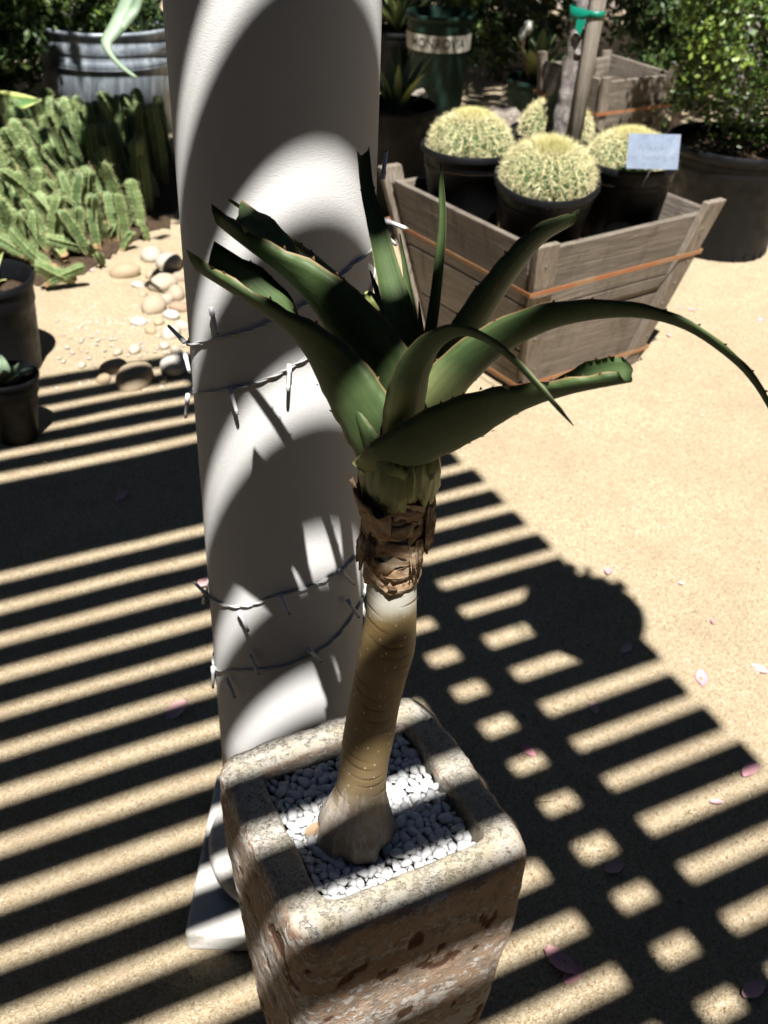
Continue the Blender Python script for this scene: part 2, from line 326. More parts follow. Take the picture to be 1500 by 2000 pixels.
    a = M('stucco', 0.9, 0.2); a.color(a.ramp(a.noise(3, 5), [(0.3, (0.34, 0.29, 0.25)), (0.7, (0.42, 0.37, 0.32))])); a.bump(a.noise(60, 4), 0.3, 0.01); R['stucco'] = a.m
    a = M('rock', 0.9, 0.2); n = a.noise(9, 6, 0.65); a.color(a.ramp(n, [(0.3, (0.15, 0.12, 0.10)), (0.6, (0.36, 0.31, 0.26)), (0.8, (0.5, 0.45, 0.4))])); a.bump(n, 0.7, 0.03); R['rock'] = a.m
    a = M('terracotta', 0.8, 0.2); a.color(a.ramp(a.noise(12, 4), [(0.3, (0.22, 0.11, 0.07)), (0.7, (0.36, 0.2, 0.13))])); R['basket'] = a.m
    R['flower'] = M('flower', 0.6).color((0.66, 0.66, 0.58)).m
    return R
MT = make_materials()

def attr(o, name, vals):
    at = o.data.attributes.new(name, 'FLOAT', 'POINT'); at.data.foreach_set('value', np.asarray(vals, np.float32)); return o
def fbm(P, sc, seed=0, octv=4):
    """cheap value noise on an (n,3) array, result about -1..1"""
    P = np.asarray(P, float) * sc; out = np.zeros(len(P)); amp = 1.0
    for o in range(octv):
        Q = P * (2 ** o) + 17.3 * (seed + o); I = np.floor(Q).astype(np.int64); F = Q - I; F = F * F * (3 - 2 * F); acc = 0
        for dx in (0, 1):
            for dy in (0, 1):
                for dz in (0, 1):
                    h = (I[:, 0] + dx) * 374761393 + (I[:, 1] + dy) * 668265263 + (I[:, 2] + dz) * 2147483647 + seed * 1274126177
                    h = (h ^ (h >> 13)) * 1274126177; h = (h ^ (h >> 16)) & 0xffffff
                    wgt = np.abs(1 - dx - F[:, 0]) * np.abs(1 - dy - F[:, 1]) * np.abs(1 - dz - F[:, 2]); acc = acc + wgt * (h / 0xffffff * 2 - 1)
        out += amp * acc; amp *= 0.5
    return out

# ------------------------------------------------------------------ ground
def make_ground():
    xs = np.concatenate([[-60, -25, -10, -5], np.linspace(-2.6, 2.6, 105), [5, 10, 25, 60]])
    ys = np.concatenate([[-40, -15, -5, -1], np.linspace(0.2, 7.2, 141), [10, 20, 60, 120]])
    X, Y = np.meshgrid(xs, ys); P = np.stack([X.ravel(), Y.ravel(), np.zeros(X.size)], 1)
    z = 0.006 * fbm(P, 2.6, 3) + 0.002 * fbm(P, 11, 5)
    z[(np.abs(P[:, 0]) > 2.6) | (P[:, 1] < 0.2) | (P[:, 1] > 7.2)] = 0
    P[:, 2] = z; nx = len(xs)
    f = [(j * nx + i, j * nx + i + 1, (j + 1) * nx + i + 1, (j + 1) * nx + i) for j in range(len(ys) - 1) for i in range(nx - 1)]
    o = mesh_obj('ground', P, f, MT['sand']); struct(o)
    # loose coarse grains
    base = np.array([(1, 0, 0), (-0.5, 0.87, 0), (-0.5, -0.87, 0), (0, 0, 0.8)]); bf = [(0, 1, 3), (1, 2, 3), (2, 0, 3)]
    V = []; F = []
    n = 26000
    yy = 0.75 + (rng.random(n) ** 1.6) * 3.6; xx = (rng.random(n) - 0.5) * (0.9 * yy + 0.4)
    sz = 0.0012 + 0.0026 * rng.random(n) ** 4 + (rng.random(n) < 0.012) * 0.003
    an = rng.random(n) * 6.28
    for i in range(n):
        c, s_ = math.cos(an[i]), math.sin(an[i]); b = len(V)
        for q in base:
            V.append((xx[i] + sz[i] * (c * q[0] - s_ * q[1]), yy[i] + sz[i] * (s_ * q[0] + c * q[1]), 0.0012 + sz[i] * q[2]))
        F += [(b + p, b + q, b + r) for p, q, r in bf]
    o = mesh_obj('loose_grit', V, F, MT['grain'], smooth=False); o['kind'] = 'stuff'
    tag(o, 'tan decomposed granite grit lying loose on the path', 'grit')
make_ground()

# ------------------------------------------------------------------ pergola over the path (seen by its shadow)
TH = math.radians(27.3); SD = Vector((math.cos(TH), math.sin(TH), 0)); SN = Vector((-math.sin(TH), math.cos(TH), 0))
BTH = math.radians(118.5); BD = Vector((math.cos(BTH), math.sin(BTH), 0)); BN = Vector((BD.y, -BD.x, 0))
KS = 2.11; COLC = Vector((-0.131, 1.122, 0)); COLR = 0.1075
ZB0, ZB1 = 2.72, 2.90
def make_pergola():
    t = thing('pergola', 'slatted timber pergola roof carried by the white column', 'pergola', COLC)
    def board(name, a0, a1, dirv, nrm, n0, n1, z0, z1):
        v = [dirv * a + nrm * b - COLC for z in (0,) for (a, b) in ((a0, n0), (a1, n0), (a1, n1), (a0, n1))]
        vv = [Vector((q.x, q.y, z0)) for q in v] + [Vector((q.x, q.y, z1)) for q in v]
        mb = MB(); mb.hexa(vv); return mb.build(name, MT['beam'], t, smooth=False)
    # slats: position along SN, run along SD; they end at bn = 0.85 on the right
    sh, sw = 0.042, 0.057
    for i in range(-34, 19):
        s0 = 1.002 - ZB1 / KS + 0.1095 * i - 0.006 + rng.normal() * 0.0025
        end = 0.85 + rng.normal() * 0.004
        board('slat', -3.4, end + 0.0, SD, SN, s0, s0 + sw, ZB1 + 0.001, ZB1 + 0.001 + sh)
    for n0 in (0.338, 0.483):
        board('beam', -3.0, 1.64, BD, BN, n0, n0 + 0.048, ZB0, ZB1)
    for n0 in (-2.75, -2.60):
        board('beam', -3.0, 1.64, BD, BN, n0, n0 + 0.048, ZB0, ZB1)
    cs = COLC.dot(SN)
    board('header', -3.2, 0.74, SD, SN, cs - 0.10, cs + 0.10, ZB0 - 0.24, ZB0 - 0.002)
    return t
make_pergola()

def make_column(c, label, visible=True):
    t = thing('porch_column', label, 'column', c, group='pergola columns')
    mb = MB(); r = COLR
    mb.lathe([(r, 0.105), (r, 0.4), (r, 0.9), (r, 1.5), (r, 2.40)], 160)
    mb.build('shaft', MT['plaster'], t)
    mb = MB(); mb.lathe([(r + 0.012, 0.046), (r + 0.026, 0.052), (r + 0.034, 0.066), (r + 0.034, 0.080), (r + 0.026, 0.094), (r + 0.006, 0.100), (r + 0.004, 0.1095), (r - 0.02, 0.110)], 96)
    mb.build('base_ring', MT['plinth'], t)
    mb = MB(); mb.box((0, 0, 0.0215), (0.315, 0.33, 0.047)); p = mb.build('plinth', MT['plinth'], t, smooth=False); bevel(p, 0.008, 3)
    mb = MB(); mb.lathe([(r - 0.01, 2.395), (r + 0.02, 2.41), (r + 0.03, 2.43), (r + 0.02, 2.45), (r - 0.01, 2.479)], 64); mb.build('capital', MT['plaster'], t)
    return t
make_column(COLC, 'round white plaster column wound with string lights behind the aloe planter')
for d in (SD * -3.05, SD * -3.05 + SN * -2.6, SN * -2.6):
    make_column(COLC + d, 'round white plaster column on bare sand without string lights')

# guessed hanging basket, out of view, shaped to cast the round path shadow
BASKET = []
def make_basket():
    g = onz(1142, 1208); zc = 2.42; c = Vector((g.x - SHX * zc, g.y - SHY * zc, 0))
    t = thing('guessed_basket', 'unseen round hanging basket, guessed from its shadow on the path', 'basket', (c.x, c.y, zc))
    mb = MB(); mb.lathe([(0.03, -0.09), (0.09, -0.075), (0.13, -0.03), (0.145, 0.03), (0.135, 0.03), (0.11, -0.01), (0.02, -0.03)], 40); mb.build('bowl', MT['basket'], t)
    for k in range(3):
        a = 2.1 * k + 0.4; mb = MB(); mb.tube([(0.14 * math.cos(a), 0.14 * math.sin(a), 0.03), (0, 0, 0.36)], 0.0025, 6); mb.build('chain', MT['bulb_end'], t)
    BASKET.append((t, c, zc))
    mb = MB(); mb.tube([(0, 0, 0.355), (0, 0, ZB1 - zc)], 0.004, 6); mb.build('hook', MT['bulb_end'], t)
make_basket()

# ------------------------------------------------------------------ string of lights on the column
def col_hit(px, py, off=0.0):
    d = ray(px, py); r = COLR + off
    a = d.x ** 2 + d.y ** 2; b = -2 * (d.x * COLC.x + d.y * COLC.y); c = COLC.x ** 2 + COLC.y ** 2 - r * r
    disc = b * b - 4 * a * c; s = (-b - math.sqrt(max(disc, 0))) / (2 * a); return CAM + d * s
def make_lights():
    t = thing('string_lights', 'white twisted string lights with tube bulbs wound around the column', 'lights', COLC)
    loops = [[(735, 462), (690, 515), (640, 562), (585, 600), (520, 632), (470, 650), (420, 662), (366, 672)],
             [(740, 520), (718, 575), (680, 640), (640, 672), (590, 702), (540, 730), (480, 752), (430, 762), (372, 766)],
             [(703, 1062), (680, 1098), (640, 1128), (600, 1146), (540, 1162), (490, 1180), (440, 1180), (404, 1152)],
             [(712, 1140), (690, 1195), (650, 1248), (600, 1282), (560, 1298), (500, 1306), (450, 1308), (424, 1306)]]
    def ang(p): return math.atan2(p.y - COLC.y, p.x - COLC.x)
    ends = []
    for lp in loops:
        A = []
        for p in lp:
            h = col_hit(*p); A.append((ang(h), h.z))
        ends.append(A)
    for k, A in enumerate(ends):
        B = list(A)
        # carry the wire on round the back of the column towards the next turn
        aL, zL = A[-1]; aR, zR = A[0]
        nz = zL - 0.06 if k in (0, 2) else zL - 0.10
        for j in range(1, 9):
            B.append((aL - j * 0.42, zL + (nz - zL) * j / 8))
        B = [(aR + 0.4, zR + 0.035), (aR + 0.18, zR + 0.02)] + B
        S = spline(B, 150)
        for ph in (0, math.pi):
            mb = MB(); pts = []
            for i, (a, z) in enumerate(S):
                tw = i * 0.75 + ph; rr = COLR + 0.0022 + 0.0011 * math.cos(tw)
                pts.append((rr * math.cos(a), rr * math.sin(a), z + 0.0011 * math.sin(tw)))
            mb.tube(pts, 0.0010, 6); mb.build('wire', MT['cable'], t)
    # bulbs: root pixel, end pixel, how far the end stands off the column
    bl = [((415, 598), (432, 640), 0.012), ((366, 690), (378, 722), 0.006), ((452, 757), (468, 800), 0.008), ((565, 708), (563, 728), 0.01), ((366, 668), (346, 640), 0.01), ((372, 770), (374, 812), 0.01),
          ((468, 1190), (487, 1216), 0.012), ((547, 1158), (558, 1166), 0.03), ((660, 1110), (683, 1134), 0.012), ((408, 1160), (390, 1136), 0.01), ((402, 1176), (412, 1160), 0.015),
          ((490, 1276), (508, 1304), 0.012), ((600, 1264), (622, 1284), 0.012), ((676, 1170), (684, 1194), 0.03), ((445, 1322), (464, 1350), 0.012), ((420, 1300), (426, 1338), 0.012),
          ((742, 428), (768, 438), 0.0), ((738, 452), (766, 476), 0.0), ((742, 350), (748, 300), 0.0)]
    for (r0, r1, off) in bl:
        p0 = col_hit(*r0, 0.004); p1 = col_hit(*r1, 0.004)
        # the end with the larger stand-off leans out towards the viewer
        out0 = Vector((p0.x - COLC.x, p0.y - COLC.y, 0)).normalized()
        a = p0 + out0 * 0.003 - COLC; b = p1 + out0 * (0.003 + off * 0.4) - COLC
        L = (b - a).length
        if L < 0.028: b = a + (b - a).normalized() * 0.028 if L > 1e-4 else a + out0 * 0.028
        if L > 0.05: b = a + (b - a).normalized() * 0.045
        mb = MB(); mb.tube([a, a.lerp(b, 0.3), a.lerp(b, 0.34), a.lerp(b, 0.9), b], [0.0029, 0.0031, 0.0024, 0.0022, 0.0019], 10); q = mb.build('bulb', MT['bulb'], t)
        mb = MB(); dd = (b - a).normalized(); mb.tube([b - dd * 0.0005, b + dd * 0.0025], [0.0021, 0.0016], 8); mb.build('bulb_tip', MT['bulb_end'], q)
make_lights()

# ------------------------------------------------------------------ planter
PLC = Vector((-0.003, 0.778, 0)); PLZ = 0.60; PLR = math.radians(28)
def make_planter():
    t = thing('planter', 'tall tapered square cast stone planter with flaking tan paint', 'planter', PLC, PLR)
    # profile: (half width, z, corner exponent)
    hw = 0.141
    def outer(z):
        u = z / PLZ; return hw * (0.70 + 0.30 * min(1, (u / 0.80)) ** 0.75) if u < 0.80 else hw
    prof = []
    for z in np.linspace(0, 0.580, 66): prof.append((outer(z), z))
    for a in np.linspace(0, math.pi / 2, 10)[1:]: prof.append((hw - 0.013 + 0.013 * math.cos(a), PLZ - 0.016 + 0.016 * math.sin(a)))
    for h in np.linspace(hw - 0.017, 0.1035, 8): prof.append((h, PLZ + 0.0005))
    for a in np.linspace(0, math.pi / 2, 5)[1:]: prof.append((0.1035 - 0.006 * math.sin(a), PLZ - 0.008 + 0.008 * math.cos(a)))
    for z in (0.585, 0.575, 0.56, 0.54): prof.append((0.0965, z))
    n = 260; V = []; rim = []
    for (h, z) in prof:
        for i in range(n):
            a = 2 * math.pi * i / n; c, s = math.cos(a), math.sin(a); e = 9.0 if h > 0.1 else 11.0
            r = h / ((abs(c) ** e + abs(s) ** e) ** (1 / e)); V.append((r * c, r * s, z))
    V = np.array(V); k = len(prof)
    N = V.copy(); N[:, 2] = 0; N /= np.linalg.norm(N, axis=1)[:, None]
    f1 = fbm(V * np.array([1, 1, 1.7]), 30, 1, 5); f2 = fbm(V * np.array([1, 1, 0.6]), 48, 2, 4); f3 = fbm(V * np.array([1, 1, 1.8]), 30, 8, 3)
    side = np.clip((PLZ - 0.035 - V[:, 2]) / 0.02, 0, 1)
    chip = np.clip((f1 - 0.42) * 6.5, 0, 1) * np.clip(f3 * 3 + 1.0, 0, 1) * side
    dis = -0.0035 * chip + 0.0016 * f2 + 0.0014 * f3
    V += N * dis[:, None]
    top = V[:, 2] > PLZ - 0.03
    V[top, 2] += 0.0010 * f2[top]
    rim = np.clip((V[:, 2] - (PLZ - 0.007)) / 0.006, 0, 1); rim[len(V) - 4 * n:] = 1
    f = [(j * n + i, j * n + (i + 1) % n, (j + 1) * n + (i + 1) % n, (j + 1) * n + i) for j in range(k - 1) for i in range(n)]
    f.append(tuple(range(n - 1, -1, -1)))
    o = mesh_obj('body', V, f, MT['stone'], t); attr(o, 'chip', chip); attr(o, 'rim', rim)
    mb = MB(); s = 0.095
    g = 14; vv = []; 
    for j in range(g):
        for i in range(g): vv.append((-s + 2 * s * i / (g - 1), -s + 2 * s * j / (g - 1), 0.560 + 0.004 * rng.random()))
    mb.add(vv, [(j * g + i, j * g + i + 1, (j + 1) * g + i + 1, (j + 1) * g + i) for j in range(g - 1) for i in range(g - 1)]); mb.build('soil', MT['soil'], t)
make_planter()

def pebble_mesh(name, seed, mat, n=22, flat=(1.0, 0.78, 0.55), rough=0.18):
    r = np.random.default_rng(seed); bm = bmesh.new()
    for i in range(n):
        u = r.normal(size=3); u /= np.linalg.norm(u); u *= 1 + rough * r.normal(); bm.verts.new((u[0] * flat[0], u[1] * flat[1], u[2] * flat[2]))
    bmesh.ops.convex_hull(bm, input=bm.verts)
    for v in [v for v in bm.verts if not v.link_faces]: bm.verts.remove(v)
    me = bpy.data.meshes.new(name); bm.to_mesh(me); bm.free(); me.materials.append(mat); return me
def make_pebbles():
    t = thing('pebble_mulch', 'bright white marble pebbles filling the planter around the aloe stem', 'pebbles', (PLC.x, PLC.y, 0.575), PLR)
    ms = [pebble_mesh('pebble', 20 + i, MT['marble'], 26, (1, 0.6 + 0.07 * (i % 5), 0.5 + 0.06 * (i % 4)), 0.1) for i in range(9)]
    for q in ms: q.polygons.foreach_set('use_smooth', [True] * len(q.polygons))
    s = 0.0930; g = Matrix.Rotation(-PLR, 3, 'Z') @ (Vector((-0.008, 0.752, 0)) - PLC); pts = []; tries = 0
    def ok(x, y, r):
        if math.hypot(x - g.x, y - g.y - 0.002) < 0.033 + r * 0.3: return False
        wv = Matrix.Rotation(PLR, 3, 'Z') @ Vector((x - g.x, y - g.y, 0))
        if -0.018 < wv.x < 0.030 and -0.047 < wv.y < -0.02: return False
        return all((x - a) ** 2 + (y - b) ** 2 > (0.70 * (r + c)) ** 2 for a, b, c in pts)
    while len(pts) < 298 and tries < 60000:
        tries += 1; r = 0.0060 + 0.0036 * random.random() if tries < 9000 else (0.0052 if tries < 30000 else 0.0040)
        x, y = (random.random() * 2 - 1) * (s - r * 0.4), (random.random() * 2 - 1) * (s - r * 0.4)
        if ok(x, y, r): pts.append((x, y, r))
    for x, y, r in pts:
        o = from_mesh('pebble', random.choice(ms), t, (x, y, 0.001 + 0.004 * random.random()), (random.uniform(-.5, .5), random.uniform(-.5, .5), random.random() * 6.3), (r * 1.2,) * 3)
    V = []; F = []
    for i in range(720):
        me = ms[i % 9]; x, y = (random.random() * 2 - 1) * 0.090, (random.random() * 2 - 1) * 0.090
        if math.hypot(x - g.x, y - g.y) < 0.035 : continue
        r = 0.0056; ro = Matrix.Rotation(random.random() * 6, 3, 'Z'); b = len(V)
        V += [tuple(ro @ (v.co * r) + Vector((x, y, -0.004))) for v in me.vertices]; F += [tuple(b + q for q in p.vertices) for p in me.polygons]
    o = mesh_obj('lower_pebbles', V, F, MT['marble'], t, smooth=False); o['kind'] = 'stuff'
    cm = pebble_mesh('bark_chip', 77, MT['dry'], 14, (1.3, 0.9, 0.6)); from_mesh('bark_chip', cm, t, Matrix.Rotation(-PLR, 3, 'Z') @ (onz(615, 1622, 0.578) - PLC - Vector((0, 0, 0.572))), (0.2, 0.1, 0.5), (0.011,) * 3)
make_pebbles()

# ------------------------------------------------------------------ aloe
ALO = Vector((-0.008, 0.752, 0.568))
def make_leaf(t, pts, hint, cup=0.25, thick=0.12, tip='point', mat='aloe', teeth=0.012, n=34, name='leaf', hint2=None, teeth_from=0.12, base_cup=None, tw0=0.0, tw1=1.0, horn=0.006):
    """pts: (pixel x, pixel y, distance forward, width in pixels)"""
    S = spline([(*ony(p[0], p[1], p[2]), p[3]) for p in pts], n); C = [Vector(r[:3]) for r in S]
    Wd = [max(r[3], 0.3) * (c - CAM).dot(fwd) / FPX for r, c in zip(S, C)]
    hint = Vector(hint).normalized(); hint2 = Vector(hint2).normalized() if hint2 else hint
    m_ = 9; V = []; ed = []; tp = []; sd_ = []; frames = []
    for i in range(n):
        u = i / (n - 1); T = (C[min(i + 1, n - 1)] - C[max(i - 1, 0)]).normalized(); k_ = min(1, max(0, (u - tw0) / (tw1 - tw0))); h = hint.lerp(hint2, k_ * k_ * (3 - 2 * k_))
        N = (h - T * h.dot(T)).normalized(); B = T.cross(N); wd = Wd[i] / 2
        cu = cup if base_cup is None else base_cup + (cup - base_cup) * k_
        if tip == 'point' : th = thick * wd * 2 * (1.0 - 0.35 * u)
        else: th = thick * wd * 2 * (1.0 - 0.55 * u)
        frames.append((C[i], N, B, wd, cu))
        wob = 0.03 * wd * math.sin(i * 1.7 + pts[0][0])
        for s_ in np.linspace(-1, 1, m_):          # upper side, a channel
            a = s_ * cu * 2.2; 
            x = wd * (math.sin(a) / (cu * 2.2) if cu > 0.02 else s_); hh = wd * ((1 - math.cos(a)) / (cu * 2.2) if cu > 0.02 else 0)
            V.append(C[i] + B * x + N * (hh + wob * abs(s_)) - ALO); ed.append(abs(s_)); sd_.append(s_); tp.append(u if tip != 'point' else u ** 1.3)
        for s_ in np.linspace(1, -1, m_)[1:-1]:    # keel side
            a = s_ * cu * 2.2; x = wd * (math.sin(a) / (cu * 2.2) if cu > 0.02 else s_); hh = wd * ((1 - math.cos(a)) / (cu * 2.2) if cu > 0.02 else 0)
            V.append(C[i] + B * x + N * (hh - th * (1 - s_ ** 2) ** 0.6) - ALO); ed.append(abs(s_)); sd_.append(s_); tp.append(u if tip != 'point' else u ** 1.3)
    r = 2 * m_ - 2
    F = [(i * r + j, i * r + (j + 1) % r, (i + 1) * r + (j + 1) % r, (i + 1) * r + j) for i in range(n - 1) for j in range(r)]
    F.append(tuple(range(r))); e = (n - 1) * r; F.append(tuple(e + j for j in range(r - 1, -1, -1)))
    o = mesh_obj(name, V, F, MT[mat], t); attr(o, 'edge', ed); attr(o, 'tip', tp); attr(o, 'side', sd_)
    if tip == 'cut':                               # ragged dry cut end
        me = o.data
        for j in range(r):
            q = e + j; d = (C[-1] - C[-2]).normalized(); me.vertices[q].co += d * (horn * ed[q] ** 2 + 0.0012 * math.sin(j * 1.9 + pts[0][1]) + 0.0015 * random.random())
    if teeth:
        mb = MB(); L = 0.0; nxt = 0.0; tot = sum((C[i + 1] - C[i]).length for i in range(n - 1))
        for i in range(n - 1):
            seg = (C[i + 1] - C[i]).length
            while nxt < L + seg:
                if nxt / tot > teeth_from and nxt / tot < 0.97:
                    k = (nxt - L) / seg; c, N, B, wd, cu = frames[i]; c = c.lerp(frames[i + 1][0], k); wd += (frames[i + 1][3] - wd) * k; a = cu * 2.2
                    dirT = (C[i + 1] - C[i]).normalized()
                    for sg in (-1, 1):
                        if random.random() < 0.2: continue
                        p = c + B * (sg * wd * math.sin(a) / a) + N * (wd * (1 - math.cos(a)) / a) - ALO
                        outw = (B * sg * math.cos(a) + N * math.sin(a)); hgt = 0.0014 + 0.0008 * random.random()
                        q = [p + dirT * 0.0017 - outw * 0.0006, p - dirT * 0.0017 - outw * 0.0006, p + N * 0.0009 - outw * 0.0006, p + outw * hgt + dirT * 0.0009]
                        mb.add(q, [(0, 1, 3), (1, 2, 3), (2, 0, 3)])
                nxt += teeth * (0.75 + 0.5 * random.random())
            L += seg
        if mb.v:
            x = mb.build('marginal_teeth', MT['tooth'], o, smooth=False); x['kind'] = 'stuff'
    return o

def make_aloe():
    t = thing('tree_aloe', 'single-stemmed aloe with trimmed toothed leaves growing from the square planter', 'aloe', ALO)
    # stem
    path = [(694, 1624, .752, 148), (694, 1606, .752, 146), (699, 1574, .752, 124), (705, 1538, .752, 99), (711, 1488, .752, 96), (720, 1436, .752, 101), (731, 1374, .752, 99), (744, 1316, .752, 101), (757, 1260, .752, 107), (764, 1195, .752, 100), (765, 1150, .752, 99), (766, 1110, .752, 102), (768, 1070, .752, 108), (774, 990, .752, 120), (781, 920, .752, 136), (785, 880, .752, 132)]
    n = 430; S = spline([(*ony(a, b, c), d) for a, b, c, d in path], n); seg = 44; V = []; gr = []
    zs = [0.0]; z = 0.0
    while z < 0.6: z += 0.011 + 0.007 * random.random(); zs.append(z)
    ztop = None
    for i in range(n):
        c = Vector(S[i][:3]); r0 = S[i][3] * (c - CAM).dot(fwd) / FPX / 2; zl = c.z - ALO.z
        for j in range(seg):
            a = 2 * math.pi * j / seg
            zz = zl + 0.006 * math.sin(a + 1.0) + 0.002 * math.sin(3 * a)
            d = min(abs(zz - q) for q in zs); g = math.exp(-(d / 0.0010) ** 2) * min(1, max(0, (zl - 0.03) / 0.06))
            flare = max(0, 1 - zl / 0.07); rr = r0 * (1 - 0.022 * g * (0.5 + 0.5 * math.sin(a * 2.3 + zl * 70)) + 0.012 * math.sin(2 * a + zl * 30) + flare * 0.13 * math.sin(5 * a + 1.3) * math.cos(zl * 40) + flare * 0.06 * math.sin(11 * a))
            V.append((c.x + rr * math.cos(a) - ALO.x, c.y + rr * math.sin(a) - ALO.y, zl)); gr.append(g * (1 if zl > 0.09 else 0.25) * (0.45 + 0.55 * math.sin(a * 2.3 + zl * 70)))
    F = [(i * seg + j, i * seg + (j + 1) % seg, (i + 1) * seg + (j + 1) % seg, (i + 1) * seg + j) for i in range(n - 1) for j in range(seg)]
    F.append(tuple((n - 1) * seg + j for j in range(seg)))
    o = mesh_obj('stem', V, F, MT['stem'], t); attr(o, 'groove', gr)
    def axis(py):
        pp = sorted(path, key=lambda q: abs(q[1] - py))[:2]; a, b = sorted(pp, key=lambda q: q[1])
        k = (py - a[1]) / (b[1] - a[1]); px = a[0] + (b[0] - a[0]) * k; wd = a[3] + (b[3] - a[3]) * k
        c = ony(px, py, .752); return c - ALO, wd * (c - CAM).dot(fwd) / FPX / 2
    def shell(name, mat, rows, a0, a1, rag=0.0, thick=0.0012, seed=0, nn=44, tilt=0.0):
        """rows: (pixel y, radius factor); a0..a1 in degrees, 270 faces the camera"""
        V = []; E = []; k = len(rows); r_ = np.random.default_rng(seed)
        off = np.interp(np.linspace(0, 1, nn), np.linspace(0, 1, 14), r_.normal(size=14))
        for i, (py, rf) in enumerate(rows):
            c, rad = axis(py)
            for j in range(nn):
                a = math.radians(a0 + (a1 - a0) * j / (nn - 1)); u = i / (k - 1)
                wr = 1 + 0.03 * math.sin(j * 0.9 + i * 2 + seed) + 0.018 * math.sin(j * 2.3 + seed + i)
                zz = c.z + rag * off[j] * abs(2 * u - 1) * 0.008 + tilt * math.cos(a - 1.0)
                rr = rad * rf * wr; V.append((c.x + rr * math.cos(a), c.y + rr * math.sin(a), zz)); E.append(0.0 if 0 < i < k - 1 and 0 < j < nn - 1 else (1.0 if i in (0, k - 1) and rag else 0.5))
        F = [(i * nn + j, i * nn + j + 1, (i + 1) * nn + j + 1, (i + 1) * nn + j) for i in range(k - 1) for j in range(nn - 1)]
        o = mesh_obj(name, V, F, MT[mat], t); attr(o, 'edge', E); attr(o, 'tip', [0] * len(V))
        md = o.modifiers.new('thick', 'SOLIDIFY'); md.thickness = thick; md.offset = 1; return o
    r9 = random.Random(31)
    for q, py in enumerate(range(1108, 948, -15)):      # thin stacked papery rings
        fl = r9.uniform(1.02, 1.13); a0 = r9.uniform(0, 360)
        shell('dry_leaf_base', 'dry', [(py + 15, 1.045 + 0.04 * r9.random()), (py + 8, 1.06 + 0.05 * r9.random()), (py - 4, 1.05 + 0.04 * r9.random()), (py - 14, fl)], a0, a0 + r9.choice((360, 360, 300)), 0.75, seed=40 + q, tilt=r9.uniform(-0.004, 0.004), thick=0.0007)
    shell('dry_leaf_base', 'dry', [(1074, 1.30), (1056, 1.16), (1030, 1.10)], 165, 235, 1.0, seed=4, tilt=0.002)
    shell('dry_leaf_base', 'dry', [(1012, 1.06), (990, 1.17), (965, 1.24), (944, 1.40)], 140, 262, 0.7, seed=6, tilt=0.005)
    shell('dry_leaf_base', 'dry', [(1042, 1.30), (1012, 1.28), (980, 1.17), (955, 1.08)], 322, 366, 1.0, seed=7)
    shell('dry_leaf_base', 'dry', [(1068, 1.24), (1050, 1.15), (1032, 1.09)], 300, 350, 1.0, seed=8)
    shell('green_leaf_base', 'sheath', [(962, 0.98), (940, 1.07), (905, 1.10), (880, 1.04), (860, 0.9)], 0, 360, 0.6, seed=9)
    shell('green_leaf_base', 'sheath', [(950, 1.04), (920, 1.14), (890, 1.17), (868, 1.14), (848, 1.05)], 150, 290, 0.3, seed=10, tilt=0.006)
    shell('green_leaf_base', 'sheath', [(957, 1.08), (935, 1.15), (905, 1.13), (880, 1.06)], 280, 420, 0.8, seed=11, tilt=-0.006)
    Lf = lambda *a, **k: make_leaf(t, *a, **k)
    # left low channelled leaf
    Lf([(775, 945, .725, 90), (748, 893, .725, 136), (706, 814, .732, 150), (648, 736, .745, 158), (577, 660, .757, 166), (494, 590, .77, 172), (398, 530, .785, 152)], (0.22, 0.88, 0.22), cup=0.56, thick=0.05, tip='cut', hint2=(0.50, 0.02, 0.82), base_cup=0.20, tw0=0.38, tw1=0.92, horn=0.010, teeth=0.022)
    # broad left leaf
    Lf([(798, 930, .735, 100), (794, 862, .738, 140), (772, 782, .745, 156), (730, 706, .755, 166), (657, 628, .77, 172), (574, 552, .79, 176), (506, 494, .805, 178), (444, 446, .82, 154)], (0.48, 0.86, 0.10), cup=0.62, thick=0.05, tip='cut', hint2=(0.55, -0.05, 0.78), base_cup=0.16, tw0=0.46, tw1=0.95, horn=0.010, teeth=0.024)
    # narrow leaf behind it
    Lf([(800, 760, .775, 52), (775, 700, .79, 48), (735, 632, .81, 42), (680, 568, .835, 36), (600, 497, .86, 32), (520, 440, .88, 28), (448, 392, .90, 14)], (0.45, 0.3, 1.0), cup=0.5, thick=0.2, tip='point')
    # upright notched leaf
    Lf([(808, 790, .775, 84), (796, 700, .79, 84), (777, 620, .80, 74), (757, 545, .815, 62), (736, 455, .83, 48), (716, 375, .845, 34), (708, 306, .85, 31)], (0.35, -0.8, 0.5), cup=0.42, thick=0.14, tip='cut', teeth=0.03)
    # thin upright leaves
    Lf([(832, 760, .78, 34), (838, 680, .79, 31), (850, 600, .80, 28), (861, 500, .81, 23), (866, 430, .815, 19), (864, 375, .82, 15), (862, 318, .825, 3)], (-0.6, -0.8, 0.1), cup=0.35, thick=0.3, teeth=0)
    Lf([(820, 760, .80, 34), (812, 650, .82, 28), (797, 550, .83, 18), (781, 456, .84, 3)], (-0.5, -0.8, 0.1), cup=0.4, thick=0.3, teeth=0)
    Lf([(825, 740, .79, 24), (822, 660, .80, 17), (818, 588, .80, 3)], (0.3, -0.9, 0.1), cup=0.4, thick=0.3, teeth=0)
    Lf([(790, 740, .80, 36), (762, 640, .82, 28), (738, 575, .83, 16), (722, 528, .835, 3)], (0.3, -0.8, 0.3), cup=0.4, thick=0.25, teeth=0)
